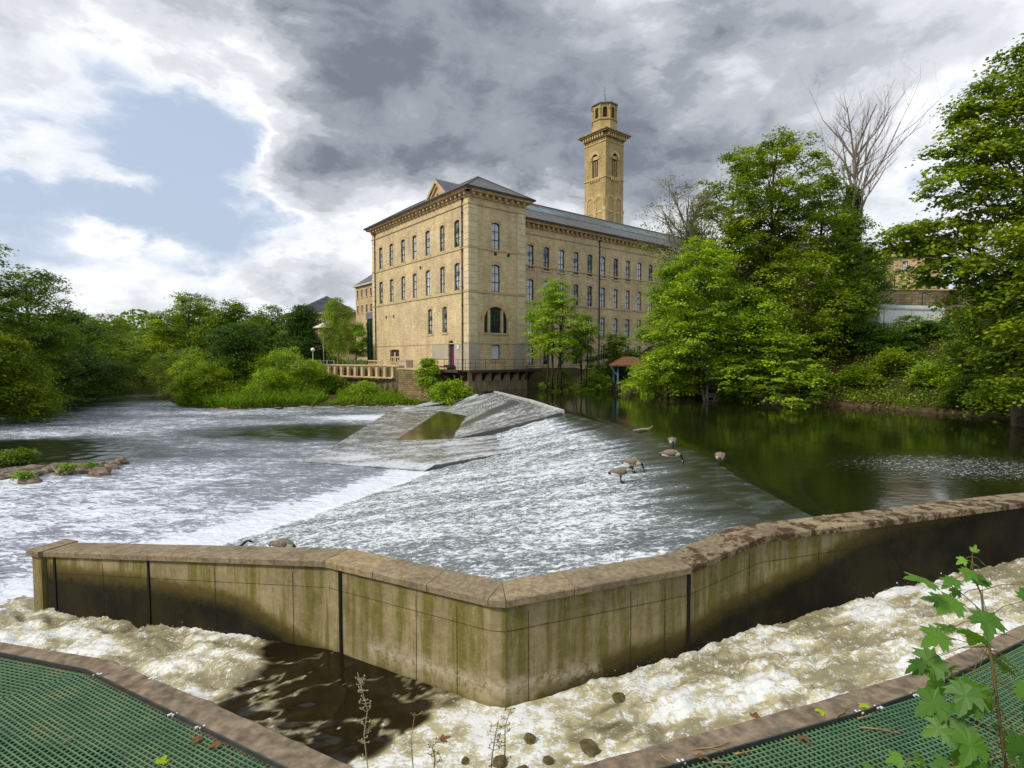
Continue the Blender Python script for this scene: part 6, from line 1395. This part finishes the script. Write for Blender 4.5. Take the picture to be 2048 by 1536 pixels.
for px,py,rz,pose,lb in G_:
    p=weirhit(px,py); sk=.12 if px in(1344,1440) else .03; goose(lb,p.x,p.y,p.z,rz,pose,1.0 if px<1300 else 1.05,sink=0 if px<1343 else sk)
p=weirhit(567,1116); goose('goose with its back humped just behind the wall coping',p.x,p.y,p.z+.0,-.12,'feed',.95)
p=weirhit(460,1113); goose('goose showing mostly its bent black neck beyond the wall, left of the humped goose',p.x,p.y,p.z-.05,.05,'neck',1.0)
p=weirhit(1288,862); m=MB(); m.tube([(-.45,0,.02),(-.1,.03,.06),(.2,0,.08),(.36,-.02,.22)],[.03,.06,.05,.02],7); o=m.build('driftwood',BARKP,smooth_=True); o.location=p; tag(o,'small pale driftwood stick caught on the weir crest','driftwood')
# ------------------------------------------------------------------ foreground plants
def mapleleaf(mb,c,ax,nrm,s):
    ax=Vector(ax).normalized(); nrm=Vector(nrm); nrm=(nrm-ax*nrm.dot(ax)).normalized(); b=nrm.cross(ax)
    half=[(.0,.0),(.10,.03),(.30,-.10),(.26,.06),(.52,.12),(.38,.22),(.62,.46),(.48,.42),(.50,.60),(.32,.50),(.20,.44),(.24,.66),(.15,.74),(.16,.84),(.0,1.08)]
    pts=[(x,y) for x,y in half]+[(-x,y) for x,y in half[-2:0:-1]]
    def P(x,y,z): return c+ax*(y*s)+b*(x*s)+nrm*((z-.28*x*x-.16*y*y+.06*abs(x)*(1 if y>.3 else 0))*s)
    o=[P(x,y,0) for x,y in pts]; mid=[P(0,.0,0.0),P(0,.4,.05),P(0,.8,.02)]
    n=len(pts); vs=o+[P(0,.38,-.03)]
    mb.add(vs,[(i,(i+1)%n,n) for i in range(n)])
def maple(name,label,stem,rad,leaves,seed):
    r=empty(name,stem[0],0,label,'sapling'); b=Vector(stem[0]); rng=random.Random(seed); m=MB(); m.tube([Vector(p)-b for p in stem],rad,7)
    lf=MB(); vv=[]
    for (t,out,s,droop) in leaves:
        i=min(int(t*(len(stem)-1)),len(stem)-2); f=t*(len(stem)-1)-i; p=Vector(stem[i]).lerp(Vector(stem[i+1]),f)-b; out=Vector(out); e=p+out
        mid=p.lerp(e,.5)+Vector((0,0,out.length*.10)); m.tube([p,mid,e],[.0022,.0016,.0012],5)
        d=(out.normalized()+Vector((0,0,-droop))).normalized(); nf=len(lf.F); mapleleaf(lf,e,d,Vector((rng.uniform(-.35,.35),rng.uniform(-.75,-.1),1)),s); vv+=[min(1,max(0,rng.gauss(.45,.15)+(.45 if s<.06 else 0)))]*(len(lf.F)-nf)
    m.build('stem',STEM,r,smooth_=True); lf.build('leaves',L_FG,r,fattr={'v':vv})
def W3(px,py,D): p=ond(px,py,D); return p
Df=2.6
st_=[W3(2015,1560,2.35),W3(2000,1450,2.4),W3(1985,1330,2.45),W3(1968,1240,2.5),W3(1963,1190,2.53),W3(1946,1150,2.55),W3(1944,1110,2.56)]
def o3(dx,dy,dd=0): return (dx/FPX*Df,dd,-dy/FPX*Df)
maple('maple_sapling','bright maple sapling in the right foreground over the rapids and grating',st_,[.0075,.007,.006,.005,.004,.003,.0015],[
 (1.0,o3(3,-6),.035,-.9),(.985,o3(-14,4),.045,.3),(.985,o3(15,6),.045,.3),(.93,o3(-18,6,-.04),.075,.2),(.93,o3(20,6,.05),.06,.2),(.86,o3(-40,10,-.02),.085,.15),(.86,o3(-22,38,.02),.06,.15),(.82,o3(25,5,.03),.09,.25),
 (.72,o3(-60,12,-.05),.12,.15),(.72,o3(-28,22,-.12),.13,.45),(.70,o3(48,-30,-.1),.14,.3),(.55,o3(-120,-70,-.05),.14,.2),(.52,o3(-62,-22,.05),.09,.2),(.50,o3(-95,15,-.05),.12,.2),(.50,o3(75,-38,0),.12,.2),(.50,o3(30,-50,.1),.08,.2),
 (.42,o3(-70,60,-.1),.14,.35),(.40,o3(-110,40,.05),.10,.3),(.38,o3(20,25,-.2),.15,.7),(.34,o3(-35,70,-.25),.16,.8),(.30,o3(45,70,-.2),.15,.8),(.26,o3(-70,95,-.15),.13,.7),(.22,o3(-20,90,-.3),.16,.9),(.2,o3(60,80,-.1),.15,.8),(.12,o3(-85,60,-.1),.14,.5),(.1,o3(-35,50,-.3),.17,.8),(.05,o3(20,30,-.3),.16,.8),(.45,o3(20,-15,-.15),.12,.5),(.33,o3(60,5,.1),.13,.4),(.28,o3(-10,20,.2),.12,.4),(.36,o3(-20,-20,.15),.10,.2),(.18,o3(30,20,.2),.13,.5)]+[(random.Random(k).uniform(.02,.42),o3(random.Random(k+50).uniform(-95,60),random.Random(k+90).uniform(-20,80),random.Random(k+20).uniform(-.35,.25)),random.Random(k+7).uniform(.11,.17),random.Random(k+3).uniform(.2,.9)) for k in range(30)],3)
for i,(px,py,lb) in enumerate([(1815,1510,'small bright maple shoot at the bottom right left of the sapling'),(1905,1518,'small maple shoot between the sapling and its neighbour'),(1760,1535,'lowest small maple shoot at the bottom edge')]):
    b=W3(px+10,py+110,2.3);t=W3(px,py+5,2.35); maple('maple_shoot',lb,[b,b.lerp(t,.5)+Vector((.01,0,0)),t],[.005,.004,.002],[(1,o3(-10,0),.07,.2),(1,o3(14,2),.065,.2),(.95,o3(0,-4,-.02),.05,-.2),(.75,o3(-38,5,-.05),.11,.4),(.75,o3(30,8,.03),.10,.4),(.5,o3(-20,30,-.08),.12,.7),(.5,o3(35,20,-.05),.11,.6)],30+i)
def stalk(name,label,pts,r,buds,seed,mat):
    b=Vector(pts[0]); rt=empty(name,b,0,label,'plant'); m=MB(); P=[Vector(p)-b for p in pts]; m.tube(P,[r*(1-.6*i/(len(P)-1)) for i in range(len(P))],6); m.build('stem',mat,rt,smooth_=True)
    m=MB(); rng=random.Random(seed)
    for k in range(buds):
        t=rng.uniform(.25,1)*(len(P)-1); i=min(int(t),len(P)-2); p=P[i].lerp(P[i+1],t-i); s=rng.choice((-1,1)); e=p+Vector((s*rng.uniform(.01,.035),rng.uniform(-.02,.02),rng.uniform(-.004,.02))); m.tube([p,p.lerp(e,.6)+Vector((0,0,-.004)),e],[.0018,.0015,.001],4)
        for q in range(3): m.sphere(e+Vector((rng.uniform(-.006,.006),rng.uniform(-.006,.006),rng.uniform(-.006,.008))),rng.uniform(.002,.0042),6)
    m.build('seed_heads',mat,rt)
stalk('dry_stalk','tall dry seed stalk standing before the dark pool',[W3(738,1590,3.0),W3(735,1530,3.0),W3(728,1470,3.0),W3(735,1420,3.0),W3(727,1390,3.0),W3(715,1345,3.0)],.0038,30,1,plain('dry_stalk',(.42,.34,.22),.8,.1,0,.2,20))
stalk('thin_stalk','short thin pale twig right of the tall dry stalk',[W3(828,1560,2.8),W3(822,1480,2.8),W3(830,1425,2.8)],.003,3,2,TWIG)
for i,(px,h,lb) in enumerate([(985,95,'reddish bramble twigs at the bottom centre'),(1010,120,'taller reddish bramble twigs right of the bottom centre ones'),(870,60,'short bramble twig at the bottom between stalk and foam')]):
    stalk('bramble',lb,[W3(px-8,1590,2.7),W3(px,1536-h*.3,2.7),W3(px+6*(1-i),1536-h*.7,2.7),W3(px+12,1536-h,2.7)],.0035,14,10+i,STEM)
# twigs and leaves lying on the gratings
TL=[(1380,1500,1460,1488,'short curved stick at the lower middle of the right grating'),(1425,1524,1470,1530,'small stick at the bottom of the right grating'),(1715,1437,1745,1430,'pale bark chip in the middle of the right grating'),(1720,1455,1800,1470,'long thin forked twig on the right grating'),(1968,1524,2005,1512,'pale stick at the bottom right of the right grating'),(1470,1508,1500,1505,'stub of wood beside the bottom stick'),(125,1488,150,1475,'pale bark chip on the left grating'),(1320,1508,1345,1530,'thin twig leaning on the right kerb edge'),(1690,1425,1672,1440,'tiny curved twig near the right kerb')]
for i,(a,b,c_,d,lb) in enumerate(TL):
    p=onz(a,b,-.495);q=onz(c_,d,-.495); rng=np.random.default_rng(i+40); m=MB(); pts,rad=branch(p,q,.009,.004,rng,4,.06); pts=[(u,v,-.494+.004*k) for k,(u,v,_) in enumerate(pts)]; m.tube(pts,rad,6)
    if i in(0,3): pts2,_=branch(pts[2],(pts[2][0]+.12,pts[2][1]-.06,-.48),.004,.002,rng,3,.08); m.tube(pts2,.003,5)
    tag(m.build('twig',TWIG,smooth_=True),lb,'twig')
LL=[(655,1535-8,0),(320,1527,1),(1735,1410,1),(1600,1470,0),(880,1480,0),(1905,1440,2),(440,1484,2),(1395,1508,2),(1510,1436,2),(400,1480,0),(1640,1418,1)]
names=['dead','yellow','brown']
for i,(px,py,k) in enumerate(LL):
    p=onz(px,py,-.49); 
    if py>1500 and 480<px<700: continue
    m=MB(); mapleleaf(m,Vector((0,0,0)),(cos(i*1.7),sin(i*1.7),.12),(.2,.1,1),.11); o=m.build('fallen_leaf',L_BRN if k!=1 else L_BRI,fattr={'v':[.8]*len(m.F)}); o.location=p
    side='left' if px<1024 else 'right'; tag(o,'small %s fallen leaf lying on the %s green grating'%(names[k],side),'leaf',group='%s leaves fallen on the %s grating'%(names[k],side))
